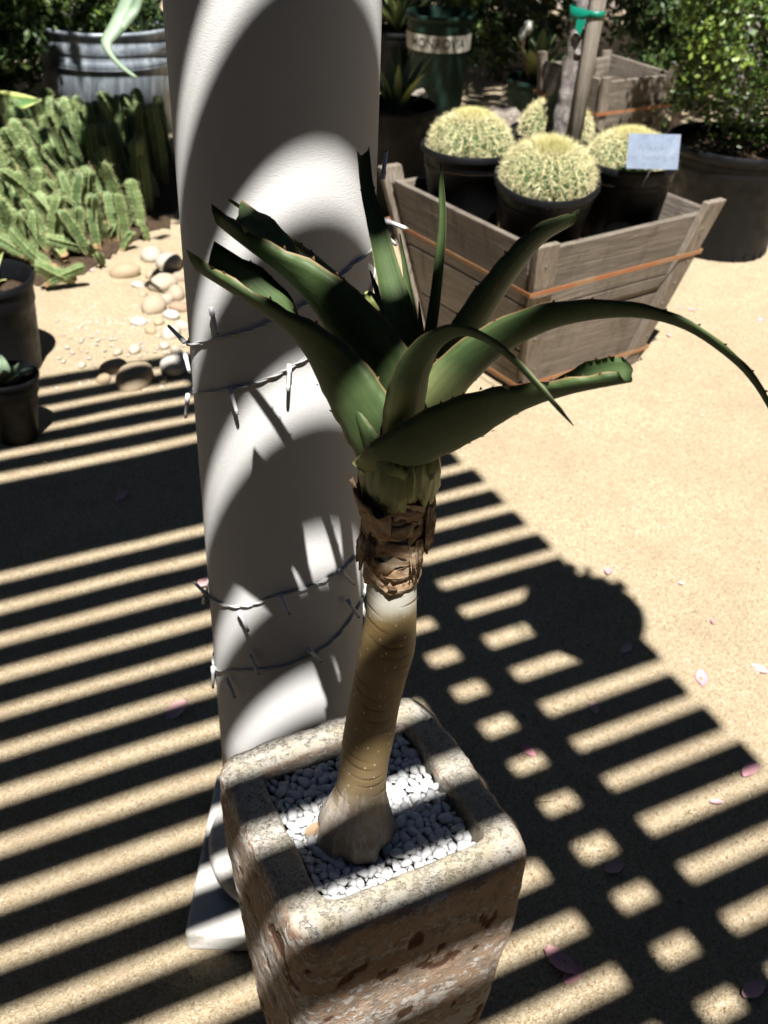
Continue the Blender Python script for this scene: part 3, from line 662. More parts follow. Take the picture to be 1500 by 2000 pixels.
    # short yellowed stub
    Lf([(790, 770, .79, 84), (765, 715, .795, 84), (735, 655, .80, 76), (702, 592, .805, 56)], (0.35, -0.75, 0.45), cup=0.42, thick=0.10, tip='cut', mat='aloe_pale', teeth=0)
    Lf([(800, 760, .80, 70), (775, 690, .815, 64), (745, 620, .83, 44), (725, 570, .84, 5)], (0.3, -0.6, 0.5), cup=0.35, thick=0.16, teeth=0)
    # right leaf rising to a cut tip
    Lf([(815, 830, .765, 96), (850, 760, .775, 98), (900, 682, .79, 98), (955, 600, .805, 108), (1010, 525, .825, 100), (1062, 468, .84, 84), (1120, 435, .855, 48)], (-0.45, 0.88, 0.12), cup=0.42, thick=0.06, tip='cut', hint2=(-0.4, 0.65, 0.5), teeth=0.03, base_cup=0.22)
    # big leaf arching out to the right
    Lf([(800, 880, .735, 100), (845, 795, .735, 112), (900, 726, .735, 108), (970, 672, .73, 102), (1055, 632, .72, 94), (1150, 614, .71, 84), (1250, 614, .70, 70), (1340, 640, .69, 58), (1420, 694, .685, 46), (1475, 752, .68, 36), (1530, 850, .675, 3)], (-0.1, 0.86, 0.36), cup=0.34, thick=0.09, n=44, hint2=(0.5, 0.35, 0.8), teeth=0.025, base_cup=0.18)
    # front leaf bending over
    Lf([(792, 880, .725, 92), (795, 800, .715, 96), (808, 735, .70, 88), (838, 680, .685, 72), (890, 650, .67, 58), (945, 662, .655, 52), (1000, 703, .64, 50), (1055, 760, .625, 44), (1095, 805, .615, 30), (1120, 832, .61, 6)], (-0.45, 0.8, 0.5), cup=0.34, thick=0.12, n=44, hint2=(0.7, 0.35, 0.8), teeth=0, base_cup=0.22)
    # low right leaf, cut off square
    Lf([(735, 928, .736, 110), (780, 895, .712, 130), (857, 854, .70, 140), (950, 817, .685, 142), (1050, 785, .67, 140), (1150, 757, .655, 134), (1232, 742, .645, 112)], (-0.10, 0.93, 0.24), cup=0.74, thick=0.05, tip='cut', hint2=(-0.30, 0.12, 1.0), base_cup=0.20, tw0=0.35, tw1=0.95, horn=-0.005)
    # green wrap at the foot of the left leaf
    Lf([(790, 935, .722, 60), (740, 905, .722, 90), (712, 850, .728, 70), (690, 800, .735, 30)], (0.5, 0.6, 0.6), cup=0.35, thick=0.1, teeth=0)
make_aloe()

# ------------------------------------------------------------------ nursery box with cacti and a young tree
CRC = Vector((0.4616, 3.219, 0)); CRR = math.radians(35.7); CRB, CRT, CRH = 0.240, 0.356, 0.5475
def make_crate(c, rz, b, tp, h, label, soil=True, face_boards=None):
    t = thing('nursery_box', label, 'wooden box', c, rz)
    def half(z): return b + (tp - b) * z / h
    def quad_board(name, side, z0, z1, u0, u1, d0, d1, mat, lift=0):
        """board on side k between heights, across u0..u1 (-1..1 of the half width), from depth d0 to d1 outwards"""
        R = Matrix.Rotation(math.pi / 2 * side, 3, 'Z'); v = []
        for d in (d0, d1):
            for z, u in ((z0, u0), (z0, u1), (z1, u1), (z1, u0)):
                q = half(z); v.append(R @ Vector((u * q, -(q + d), z)))
        mb = MB(); mb.hexa([v[0], v[1], v[2], v[3], v[4], v[5], v[6], v[7]]); o = mb.build(name, mat, t, smooth=False); bevel(o, 0.003, 2); return o
    for side in range(4):
        full = 0.985 if side % 2 == 0 else 0.93
        cuts = [0.012, 0.20 * h / 0.5475, 0.318 * h / 0.5475, 0.505 * h / 0.5475]
        tops = [cuts[1] - 0.005, cuts[2] - 0.006, cuts[3], h * (0.955 if side % 2 == 0 else 0.97)]
        if side % 2 == 0: cuts = [0.012, 0.268 * h / 0.5475, 0.325 * h / 0.5475]; tops = [cuts[1] - 0.006, cuts[2] - 0.004, h * 0.955]
        else: cuts = [0.012, 0.17 * h / 0.5475, 0.335 * h / 0.5475]; tops = [cuts[1] - 0.005, cuts[2] - 0.005, h * 0.975]
        for z0, z1 in zip(cuts, tops):
            quad_board('board', side, z0, z1, -full, full, -0.022, -0.001 + 0.002 * rng.random(), MT['wood_h'])
        if side % 2 == 0:
            quad_board('corner_post', side, 0.0, h * 1.0, -1.03, -0.80, 0.001, 0.022, MT['wood_v'])
            quad_board('corner_post', side, 0.0, h * 1.035, 0.83, 1.05, 0.001, 0.026, MT['wood_v'])
    for side in (0, 2):
        for u in (-0.91, 0.94):
            for zf in (0.08, 0.2, 0.42, 0.55, 0.68, 0.88):
                q = half(zf * h); R_ = Matrix.Rotation(math.pi / 2 * side, 3, 'Z'); mb = MB(); mb.lathe([(0.0035, -0.002), (0.0035, 0.0012), (0.001, 0.0018)], 8); o = mb.build('nail', MT['bulb_end'], t); o.location = R_ @ Vector((u * q + 0.008 * math.sin(zf * 40), -(q + (0.0225 if u < 0 else 0.0265)), zf * h)); o.rotation_euler = (math.pi / 2, 0, math.pi / 2 * side)
    for z in (h * 0.715, h * 0.09):
        q = half(z) + 0.028; mb = MB(); v = []
        for e, zz in ((0, 0), (0.002, 0), (0.002, 0.014), (0, 0.014)):
            for sx, sy in ((-1, -1), (1, -1), (1, 1), (-1, 1)): v.append((sx * (q + e + zz * (tp - b) / h), sy * (q + e + zz * (tp - b) / h), z + zz))
        f = []
        for k in range(4):
            for i in range(4): f.append((k * 4 + i, k * 4 + (i + 1) % 4, ((k + 1) % 4) * 4 + (i + 1) % 4, ((k + 1) % 4) * 4 + i))
        mb.add(v, f); mb.build('strap', MT['strap'], t, smooth=False)
    if soil:
        z = h * 0.74; q = half(z) - 0.03; g = 12; mb = MB(); v = [(-q + 2 * q * i / (g - 1), -q + 2 * q * j / (g - 1), z + 0.012 * rng.random()) for j in range(g) for i in range(g)]
        mb.add(v, [(j * g + i, j * g + i + 1, (j + 1) * g + i + 1, (j + 1) * g + i) for j in range(g - 1) for i in range(g - 1)]); mb.build('soil', MT['soil'], t)
    return t
make_crate(CRC, CRR, CRB, CRT, CRH, 'weathered tapered wooden box holding the barrel cacti pots and a staked tree')

def make_pot(t, r0, r1, h, mat, rim=0.012, name='pot', soil=None, wall=0.005):
    mb = MB()
    mb.lathe([(r0 * 0.9, 0.0), (r0, 0.004), (r0 + (r1 - r0) * 0.72, h * 0.72), (r0 + (r1 - r0) * 0.75 + 0.003, h * 0.735), (r0 + (r1 - r0) * 0.9, h * 0.88), (r1 - 0.002, h - rim * 2), (r1 + rim * 0.6, h - rim * 1.7), (r1 + rim * 0.75, h - rim * 0.6), (r1 + rim * 0.45, h), (r1 - 0.001, h), (r1 - wall, h - rim), (r1 - wall - 0.004, h * 0.80)], 72)
    o = mb.build(name, MT[mat], t); auto_smooth(o, 60)
    if soil:
        mb = MB(); mb.lathe([(r1 - 0.003, h * soil - 0.004), (r1 * 0.7, h * soil + 0.004), (r1 * 0.3, h * soil + 0.006)], 40); mb.build('soil', MT['soil'], t)
    return o
def make_cactus(loc, r, hgt, seed, label, tiltv=(0, 0)):
    """globe cactus, its own thing standing in its pot"""
    rr = np.random.default_rng(seed); t = thing('barrel_cactus', label, 'cactus', loc, rr.random() * 6, group='golden barrel cacti in the wooden box')
    t.rotation_euler = (tiltv[0], tiltv[1], t.rotation_euler.z * 0 + 0)
    nr = 27; n = nr * 6; k = 22; V = []
    def prof(u):   # u 0 bottom .. 1 top
        a = -0.55 + u * (math.pi / 2 + 0.55); return r * math.cos(a) ** 0.9 if math.cos(a) > 0 else 0, hgt * (0.42 + 0.58 * math.sin(a))
    for i in range(k):
        u = i / (k - 1) * 0.985; q, z = prof(u)
        for j in range(n):
            a = 2 * math.pi * j / n; m_ = 1 + 0.085 * math.cos(nr * a); V.append((q * m_ * math.cos(a), q * m_ * math.sin(a), z))
    F = [(i * n + j, i * n + (j + 1) % n, (i + 1) * n + (j + 1) % n, (i + 1) * n + j) for i in range(k - 1) for j in range(n)]; F.append(tuple((k - 1) * n + j for j in range(n)))
    mesh_obj('body', V, F, MT['cactus'], t)
    SV = []; SF = []; ag = []
    for j in range(nr):
        a = 2 * math.pi * j / nr
        for u in np.concatenate([np.linspace(0.20, 0.8, 11), np.linspace(0.82, 0.985, 7)]):
            q, z = prof(u); q *= 1.065; p = np.array([q * math.cos(a), q * math.sin(a), z])
            el = -0.55 + u * (math.pi / 2 + 0.55); out = np.array([math.cos(a) * math.cos(el), math.sin(a) * math.cos(el), math.sin(el)])
            up_ = np.array([-math.cos(a) * math.sin(el), -math.sin(a) * math.sin(el), math.cos(el)]); sd = np.cross(out, up_)
            young = 1.0 if u > 0.84 else 0.0
            for s_ in range(13 if u < 0.84 else 11):
                th = rr.random() * 6.28; sp = 0.55 + 0.85 * rr.random() if not young else 0.15 + 0.75 * rr.random()
                d = out * math.cos(sp) + (up_ * math.sin(th) + sd * math.cos(th)) * math.sin(sp); d[2] -= 0.03 * (1 - young)
                L = (0.022 + 0.017 * rr.random()) * (r / 0.13) * (0.8 if young else 1)
                w_ = np.cross(d, rr.normal(size=3)); w_ = w_ / np.linalg.norm(w_) * 0.0009; w2 = np.cross(d, w_); b = len(SV)
                tipp = p + d * L + (up_ * -0.05 * L if not young else out * 0)
                SV += [p + w_, p - w_ * 0.6 + w2 * 0.8, p - w_ * 0.6 - w2 * 0.8, tipp]; SF += [(b, b + 1, b + 3), (b + 1, b + 2, b + 3), (b + 2, b, b + 3)]; ag += [young * 0.9 + 0.1 * rr.random() + 0.35 * u] * 4
    o = mesh_obj('spine_cover', SV, SF, MT['spine'], t, smooth=False); o['kind'] = 'stuff'; attr(o, 'age', np.clip(ag, 0, 1))
    return t
def crl(u, v, z): return CRC + Matrix.Rotation(CRR, 3, 'Z') @ Vector((u, v, z))
cact = [(-0.155, -0.150, 'golden barrel cactus with a tan scar on its front, in a forward tilting pot', 'black nursery pot tilting forward at the front corner of the wooden box', 0.136, 0.160, 11),
        (-0.185, 0.165, 'golden barrel cactus in the pot nearest the column', 'black nursery pot at the column side of the wooden box', 0.136, 0.150, 12),
        (0.165, -0.165, 'golden barrel cactus behind the zinc plant tag', 'black nursery pot that carries the zinc plant tag', 0.135, 0.150, 13),
        (0.160, 0.160, 'shaded golden barrel cactus behind the young tree trunk', 'black nursery pot behind the young tree trunk in the box', 0.135, 0.150, 14)]
for (u, v, lb, lp, r, hh, sd) in cact:
    zs = CRH * 0.76; hp = 0.245; p = crl(u, v, zs + 0.003); tl = (0.17, 0.0) if sd == 11 else (0.0, 0.0)
    t = thing('cactus_pot', lp, 'plant pot', p, 0, group='black pots in the wooden box'); t.rotation_euler = (tl[0], tl[1], 0)
    make_pot(t, r * 0.80, r * 1.06, hp, 'black', 0.011, 'shell', 0.80)
    q = p + Matrix.Rotation(tl[0], 3, 'X') @ Vector((0, 0, hp * 0.74)); vf = {11: 1.0, 12: 0.95, 13: 0.97, 14: 0.88}[sd]; make_cactus(q, r * 0.87 * vf, hh * {11: 0.96, 12: 1.0, 13: 0.88, 14: 1.02}[sd], sd, lb, tl)

def make_tag():
    c = crl(0.165, -0.165, 0)
    P = ony(1276, 296, 2.985); t = thing('plant_tag', 'pale blue zinc plant tag with two faint lines on a stem in a cactus pot', 'plant tag', P)
    rot = Matrix.Rotation(math.radians(-9), 3, 'Z') @ Matrix.Rotation(math.radians(-22), 3, 'X'); rr = Matrix.Rotation(math.radians(-3.5), 3, 'Y')
    W, Hh = 0.142, 0.094
    mb = MB(); mb.box((0, 0, 0), (W, 0.0016, Hh), 0, rot @ rr); p = mb.build('plate', MT['zinc'], t, smooth=False)
    mk = MB(); r_ = random.Random(5)
    for (zc, x0, x1, hh) in ((0.008, -0.040, 0.036, 0.013), (-0.017, -0.056, 0.058, 0.013)):
        x = x0
        while x < x1:
            k = r_.random(); hgt = hh * (0.55 + 0.45 * r_.random())
            if k > 0.14:
                q = rot @ rr @ Vector((x, -0.0011, zc + r_.uniform(-0.001, 0.001))); mk.box(q, (0.0011, 0.0004, hgt), 0, rot @ rr @ Matrix.Rotation(r_.uniform(-0.35, 0.35), 3, 'Y'))
                if r_.random() > 0.55: mk.box(rot @ rr @ Vector((x + 0.002, -0.0011, zc + r_.choice((-0.4, 0, 0.4)) * hgt)), (0.004, 0.0004, 0.0011), 0, rot @ rr)
            x += r_.uniform(0.0035, 0.006)
    mk.build('faded_lettering', MT['tagink'], p, smooth=False)
    mb = MB(); mb.tube([rot @ Vector((0.0, 0.002, 0.03)), rot @ Vector((0, 0.002, -0.05)), (0.0, 0.10, -0.15)], 0.0018, 6); mb.build('stake_wire', MT['zinc'], t)
make_tag()

# ------------------------------------------------------------------ foliage
def foliage_mesh(name, n, radii, size, mat, parent, loc=(0, 0, 0), seed=1, shell=0.5, clumps=60, tone=0.5, flat=0.0, aspect=0.5, clump_r=0.22):
    r = np.random.default_rng(seed); cl = r.normal(size=(clumps, 3)); cl /= np.linalg.norm(cl, axis=1)[:, None]
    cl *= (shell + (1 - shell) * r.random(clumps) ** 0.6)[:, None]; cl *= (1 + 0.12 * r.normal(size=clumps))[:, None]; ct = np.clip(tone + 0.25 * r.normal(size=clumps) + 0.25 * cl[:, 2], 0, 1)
    k = r.integers(0, clumps, n); off = r.normal(size=(n, 3)) * clump_r; C = (cl[k] + off * 0.6) * np.array(radii) + np.array(loc)
    nrm = r.normal(size=(n, 3)) + cl[k] * 0.8 + np.array([0, 0, flat]); nrm /= np.linalg.norm(nrm, axis=1)[:, None]
    tan = np.cross(nrm, r.normal(size=(n, 3))); tan /= np.linalg.norm(tan, axis=1)[:, None]; bi = np.cross(nrm, tan)
    s = size * (0.6 + 0.8 * r.random(n))[:, None]
    V = np.stack([C - tan * s, C + bi * s * aspect + nrm * s * 0.1, C + tan * s, C - bi * s * aspect + nrm * s * 0.1], 1).reshape(-1, 3)
    F = np.arange(4 * n).reshape(n, 4)
    me = bpy.data.meshes.new(name); me.from_pydata(V.tolist(), [], F.tolist()); me.materials.append(MT[mat]); me.update()
    o = bpy.data.objects.new(name, me); COL.objects.link(o); o.parent = parent
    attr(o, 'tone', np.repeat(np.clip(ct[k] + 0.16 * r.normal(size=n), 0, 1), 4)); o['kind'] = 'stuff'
    return o
def branches(t, base, top, spread, n, r0, seed, mat='bark', zlo=0.3):
    r = random.Random(seed); base = Vector(base); top = Vector(top)
    for i in range(n):
        a = r.random() * 6.28; s = base.lerp(top, zlo + (1 - zlo) * r.random() * 0.8); e = s + Vector((math.cos(a) * spread[0], math.sin(a) * spread[1], spread[2] * (0.4 + 0.6 * r.random())))
        mb = MB(); mb.tube([s, s.lerp(e, 0.5) + Vector((0, 0, -0.03)), e], [r0, r0 * 0.6, r0 * 0.2], 6); mb.build('branch', MT[mat], t)

def make_young_tree():
    zs = CRH * 0.76; t = thing('young_tree', 'young grey-barked tree tied to a stake in the wooden box', 'tree', (CRC.x, CRC.y, zs))
    O = Vector((CRC.x, CRC.y, zs))
    path = [ony(1086, 330, 3.24), ony(1099, 255, 3.24), ony(1113, 170, 3.24), ony(1128, 85, 3.24), ony(1143, 0, 3.24), ony(1172, -160, 3.25)]
    path = [path[0].lerp(path[1], 0)] + path[1:]; path[0].z = zs - 0.02; path += [path[-1] + Vector((0.05, 0.06, 0.35)), path[-1] + Vector((0.08, 0.14, 0.8))]
    S = spline([tuple(p) for p in path], 90); pts = [Vector(q) - O for q in S]
    r_ = random.Random(4); rad = [0.033 - 0.012 * i / 89 + 0.0012 * math.sin(i * 0.9) + 0.0012 * r_.random() for i in range(90)]
    mb = MB(); mb.tube(pts, rad, 18, sect=lambda a, u: 1 + 0.06 * math.sin(3 * a + u * 40)); mb.build('trunk', MT['bark'], t)
    for i in range(6, 66, 5):
        mb = MB(); a = i * 2.4; c = pts[i] + Vector((math.cos(a), math.sin(a), 0)) * rad[i] * 0.9; mb.lathe([(0.010, -0.008), (0.013, 0), (0.008, 0.008), (0.002, 0.011)], 8, 0, c); mb.build('bark_knot', MT['bark'], t)
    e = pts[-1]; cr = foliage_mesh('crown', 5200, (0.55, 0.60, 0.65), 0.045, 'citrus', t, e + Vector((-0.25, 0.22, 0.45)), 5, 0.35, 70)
    branches(t, pts[60], e, (0.4, 0.35, 0.5), 12, 0.010, 9)
    # stake and tie are separate things
    k = thing('tree_stake', 'smooth pale wooden stake tied to the young tree', 'stake', O)
    a = ony(1115, 300, 3.20) ; b = ony(1169, 0, 3.20); d = (b - a).normalized(); a0 = a - d * ((a.z - zs + 0.02) / d.z); mb = MB()
    mb.tube([a0 - O, b - O, b + d * 0.5 - O, b + d * 0.503 - O], [0.023, 0.023, 0.023, 0.018], 20); mb.build('pole', MT['stake'], k)
    q = thing('tree_tie', 'green plastic tape tying the young tree trunk to the stake', 'tie', ony(1152, 46, 3.2)); Q = ony(1152, 46, 3.2)
    c1 = ony(1134, 48, 3.24); c2 = ony(1161, 42, 3.20); ax = (c2 - c1); ax.z = 0; axn = ax.normalized(); pn = Vector((-axn.y, axn.x, 0)); V = []; n = 40
    for zz in (0, 1):
        for i in range(n):
            a_ = 2 * math.pi * i / n; cc = c1 if math.cos(a_) < 0 else c2; rr = 0.0355 if cc is c1 else 0.0265; p = cc + axn * (rr * math.cos(a_)) + pn * (rr * math.sin(a_))
            V.append((p.x - Q.x, p.y - Q.y, (c1.lerp(c2, 0.5).z - Q.z) + (0.020 if cc is c2 else 0) + (zz * (0.042 if cc is c1 else 0.018))))
    o = mesh_obj('tape', V, [(i, (i + 1) % n, n + (i + 1) % n, n + i) for i in range(n)], MT['tie'], q); md = o.modifiers.new('thick', 'SOLIDIFY'); md.thickness = 0.001
    mb = MB(); kk = c1.lerp(c2, 0.62) - Q - pn * 0.034; mb.add([kk + Vector((-0.012, 0, 0.012)), kk + Vector((0.016, -0.004, 0.010)), kk + Vector((0.0, -0.008, -0.03)), kk + Vector((-0.014, 0.0, -0.012))], [(0, 1, 2, 3)]); mb.build('loose_end', MT['tie'], q)
make_young_tree()

# ------------------------------------------------------------------ boxwood in its big pot
def make_boxwood():
    c = Vector((1.36, 4.30, 0)); p = thing('shrub_pot', 'big black nursery pot holding the boxwood', 'plant pot', c)
    make_pot(p, 0.205, 0.268, 0.44, 'black', 0.018, 'shell', 0.9)
    mb = MB()
    for i in range(26): 
        a = 2 * math.pi * i / 26; mb.box((0.208 * math.cos(a), 0.208 * math.sin(a), 0.035), (0.006, 0.012, 0.05), 0, Matrix.Rotation(a, 3, 'Z'))
    mb.build('foot_rib', MT['black'], p, smooth=False)
    t = thing('boxwood', 'dense small-leaved boxwood shrub growing in the big black pot', 'shrub', c + Vector((0, 0, 0.40)))
    mb = MB(); mb.tube([(0, 0, 0), (0.01, 0.0, 0.25), (-0.01, 0.02, 0.6)], [0.022, 0.017, 0.008], 10); mb.build('trunk', MT['bark'], t)
    branches(t, (0, 0, 0.0), (0, 0, 0.7), (0.22, 0.22, 0.3), 26, 0.008, 3, zlo=0.05)
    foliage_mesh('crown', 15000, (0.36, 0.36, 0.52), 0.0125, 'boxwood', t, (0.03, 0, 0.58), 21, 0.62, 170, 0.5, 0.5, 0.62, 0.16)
make_boxwood()

# ------------------------------------------------------------------ things behind the cactus box
def make_green_pot():
    c = Vector((0.196, 6.42, 0)); t = thing('green_pot', 'dark green nursery pot with a cream name band', 'plant pot', c); h = 0.52; r0, r1 = 0.155, 0.185
    make_pot(t, r0, r1, h, 'green_plastic', 0.016, 'shell', 0.75)
    z0, z1 = 0.335, 0.425; V = []; n = 72
    def rad(z): return r0 + (r1 - r0) * 0.75 * z / (h * 0.735) + 0.0075
    for z in (z0, z1):
        for i in range(n): a = 2 * math.pi * i / n; V.append((rad(z) * math.cos(a), rad(z) * math.sin(a), z))
    b = mesh_obj('name_band', V, [(i, (i + 1) % n, n + (i + 1) % n, n + i) for i in range(n)], MT['bandpaper'], t)
    cu = bpy.data.curves.new('t', 'FONT'); cu.body = 'MONROVIA'; cu.size = 0.075; cu.align_x = 'CENTER'; cu.align_y = 'CENTER'; cu.offset = 0.0006
    to = bpy.data.objects.new('t', cu); COL.objects.link(to); bpy.context.view_layer.update()
    me = bpy.data.meshes.new_from_object(to.evaluated_get(bpy.context.evaluated_depsgraph_get())); bpy.data.objects.remove(to)
    bm = bmesh.new(); bm.from_mesh(me); bmesh.ops.triangulate(bm, faces=bm.faces)
    for _ in range(2): bmesh.ops.subdivide_edges(bm, edges=[e for e in bm.edges if e.calc_length() > 0.02], cuts=1, use_grid_fill=False)
    for v in bm.verts:
        z = (z0 + z1) / 2 + v.co.y * 0.95; rr = rad(z) + 0.0015; a = -math.pi / 2 - 0.05 + v.co.x * 0.86 / rr; v.co = (rr * math.cos(a), rr * math.sin(a), z)
    bm.to_mesh(me); bm.free(); me.materials.clear(); me.materials.append(MT['ink']); from_mesh('lettering', me, b)
make_green_pot()

def rock_mesh(name, seed, mat, sub=2, amp=0.28, flat=(1, 0.8, 0.7)):
    bm = bmesh.new(); bmesh.ops.create_icosphere(bm, subdivisions=sub, radius=1.0); P = np.array([v.co[:] for v in bm.verts])
    d = 1 + amp * fbm(P, 1.1, seed, 3)
    for v, k in zip(bm.verts, d): v.co = Vector((v.co.x * k * flat[0], v.co.y * k * flat[1], v.co.z * k * flat[2]))
    me = bpy.data.meshes.new(name); bm.to_mesh(me); bm.free(); me.materials.append(mat); me.polygons.foreach_set('use_smooth', [True] * len(me.polygons)); return me
R1 = [rock_mesh('rock', 40 + i, MT['rock'], 3, 0.45, (1, 0.75, 0.7)) for i in range(3)]
for (px, py, z, sc, k, lb) in ((945, 205, 0.02, (0.17, 0.13, 0.20), 0, 'craggy tan rock beside the green pot'), (985, 235, 0.02, (0.12, 0.1, 0.11), 1, 'low grey rock behind the front barrel cactus'), (808, 232, 0.02, (0.07, 0.07, 0.24), 2, 'upright reddish brown driftwood stump by the green pot')):
    P = ony(px, py, 5.55); o = from_mesh('rock', R1[k], None, (P.x, P.y, sc[2] * 0.55), (0, 0, k * 1.3), sc); tag(o, lb, 'rock')

def blade_plant(name, loc, n, L, wd, seed, label, cat, mat='blade', spread=0.9, lean=(0, 0), z0=0.0, fold=0.25, group=None):
    """rosette of strap leaves, each leaf a part"""
    t = thing(name, label, cat, loc, group=group); r = random.Random(seed)
    for i in range(n):
        a = i * 2.399 + r.uniform(-.3, .3); e = spread * (0.25 + 0.75 * i / n) * r.uniform(0.85, 1.1); ll = L * r.uniform(0.75, 1.1); V = []; ed = []; k = 10
        d = Vector((math.cos(a), math.sin(a), 0)); sd = Vector((-d.y, d.x, 0)); p = Vector((0, 0, z0)) + d * 0.01; ang = math.pi / 2 - e * 0.75
        for j in range(k):
            u = j / (k - 1); ww = wd * (math.sin(math.pi * min(1, 0.25 + u * 0.75)) ** 0.8 if u < 0.999 else 0.02); T = d * math.cos(ang) + Vector((0, 0, 1)) * math.sin(ang); N = -d * math.sin(ang) + Vector((0, 0, 1)) * math.cos(ang)
            for s_ in (-1, -0.5, 0, 0.5, 1): V.append(p + sd * (ww * s_) + N * (fold * ww * abs(s_))); ed.append(abs(s_))
            p = p + T * (ll / (k - 1)); ang -= e * 0.07
        F = [(j * 5 + s_, j * 5 + s_ + 1, (j + 1) * 5 + s_ + 1, (j + 1) * 5 + s_) for j in range(k - 1) for s_ in range(4)]
        o = mesh_obj('leaf', V, F, MT[mat], t); attr(o, 'edge', ed); attr(o, 'tone', [r.random()] * len(V)); md = o.modifiers.new('thick', 'SOLIDIFY'); md.thickness = wd * 0.10
    return t
def potted(loc, r0, r1, h, mat, label, group=None):
    p = thing('nursery_pot', label, 'plant pot', loc, group=group); make_pot(p, r0, r1, h, mat, 0.012, 'shell', 0.88); return p
# broad-leaved plant with a pale flower, in a green pot
P = onz(1030, 222); potted((P.x * 0.99, 6.05, 0), 0.13, 0.16, 0.27, 'green_plastic', 'low green pot under the broad-leaved plant with a pale flower')
X = P.x * 0.99; fp = blade_plant('flowering_plant', (X, 6.05, 0.24), 11, 0.30, 0.042, 3, 'broad-leaved plant with one pale flower behind the barrel cacti', 'plant', 'blade', 1.0)
mb = MB(); mb.tube([(-0.05, -0.1, 0.02), (-0.11, -0.14, 0.2), (-0.105, -0.15, 0.27)], [0.005, 0.004, 0.004], 6); mb.build('flower_stalk', MT['brown_stem'], fp)
fl = rock_mesh('flower_head', 9, MT['flower'], 2, 0.9, (0.024, 0.024, 0.045)); from_mesh('flower_head', fl, fp, (-0.105, -0.15, 0.30))
# second wooden box
F2 = onz(1176, 150, 0.56); make_crate(Vector((F2.x + 0.066, F2.y + 0.289, 0)), math.radians(32), 0.16, 0.21, 0.56, 'small weathered wooden box standing behind the cactus box', True)
# spiky plants and pots left of the green pot
blade_plant('yucca', (-0.05, 7.0, 0.30), 26, 0.42, 0.018, 5, 'spiky yucca with yellow-green blades behind the green pot', 'plant', 'blade', 1.0)
potted((-0.05, 7.0, 0), 0.14, 0.17, 0.32, 'black', 'black pot of the spiky yucca behind the green pot')
potted((-0.02, 4.55, 0), 0.14, 0.17, 0.46, 'black', 'tall black pot between the column and the cactus box')
blade_plant('strap_plant', (-0.02, 4.55, 0.40), 14, 0.30, 0.020, 6, 'dark strap-leaved plant in the tall black pot beside the column', 'plant', 'blade', 0.9)
# shrubs that close the view
sh = [((-2.12, 5.35, 0), (0.34, 0.3, 0.34), 0.55, 'leafy shrub in front of the shaded side of the tub', 39), ((-2.05, 6.6, 0), (0.5, 0.4, 0.6), 0.6, 'dense shrub between the tub and the hedge', 40), ((-0.55, 8.4, 0), (0.7, 0.5, 0.8), 0.8, 'dark shrub behind the column', 41), ((0.15, 8.6, 0), (0.5, 0.4, 0.35), 0.35, 'low dark shrub before the stucco wall', 42), ((0.62, 7.2, 0), (0.42, 0.36, 0.5), 0.55, 'round dark shrub behind the green pot', 31), ((0.95, 7.9, 0), (0.5, 0.4, 0.6), 0.7, 'large-leaved dark shrub behind the small wooden box', 32), ((1.75, 7.2, 0), (0.55, 0.45, 0.62), 0.65, 'bushy dark shrub behind the boxwood', 33), ((2.55, 6.4, 0), (0.55, 0.5, 0.7), 0.7, 'broad shrub past the boxwood', 34), ((1.45, 5.75, 0), (0.32, 0.3, 0.36), 0.62, 'leafy shrub between the boxwood and the small wooden box', 38),
      ((-2.35, 6.0, 0), (0.6, 0.5, 0.65), 0.7, 'dark leafy shrub left of the galvanised tub', 35), ((-1.2, 7.4, 0), (0.65, 0.5, 0.7), 0.75, 'tall shrub behind the galvanised tub', 36), ((-2.4, 7.9, 0), (0.8, 0.5, 0.9), 0.9, 'broad hedge shrub at the far left', 37)]
for (c, rd, zc, lb, sd) in sh:
    t = thing('leafy_shrub', lb, 'shrub', c, group='background shrubs'); mb = MB(); mb.tube([(0, 0, -0.02), (0.02, 0, zc * 0.6), (0, 0.02, zc)], [0.03, 0.022, 0.012], 8); mb.build('trunk', MT['bark'], t)
    branches(t, (0, 0, 0.05), (0, 0, zc), (rd[0] * 0.7, rd[1] * 0.7, rd[2] * 0.6), 14, 0.010, sd, zlo=0.1)
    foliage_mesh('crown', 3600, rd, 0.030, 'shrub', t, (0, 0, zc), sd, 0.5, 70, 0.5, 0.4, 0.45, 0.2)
# garden wall at the back
mb = MB(); mb.box((0, 10.2, 1.1), (16, 0.2, 2.2)); o = mb.build('garden_wall', MT['stucco'], smooth=False); tag(o, 'plain tan stucco garden wall behind the plants', 'wall')

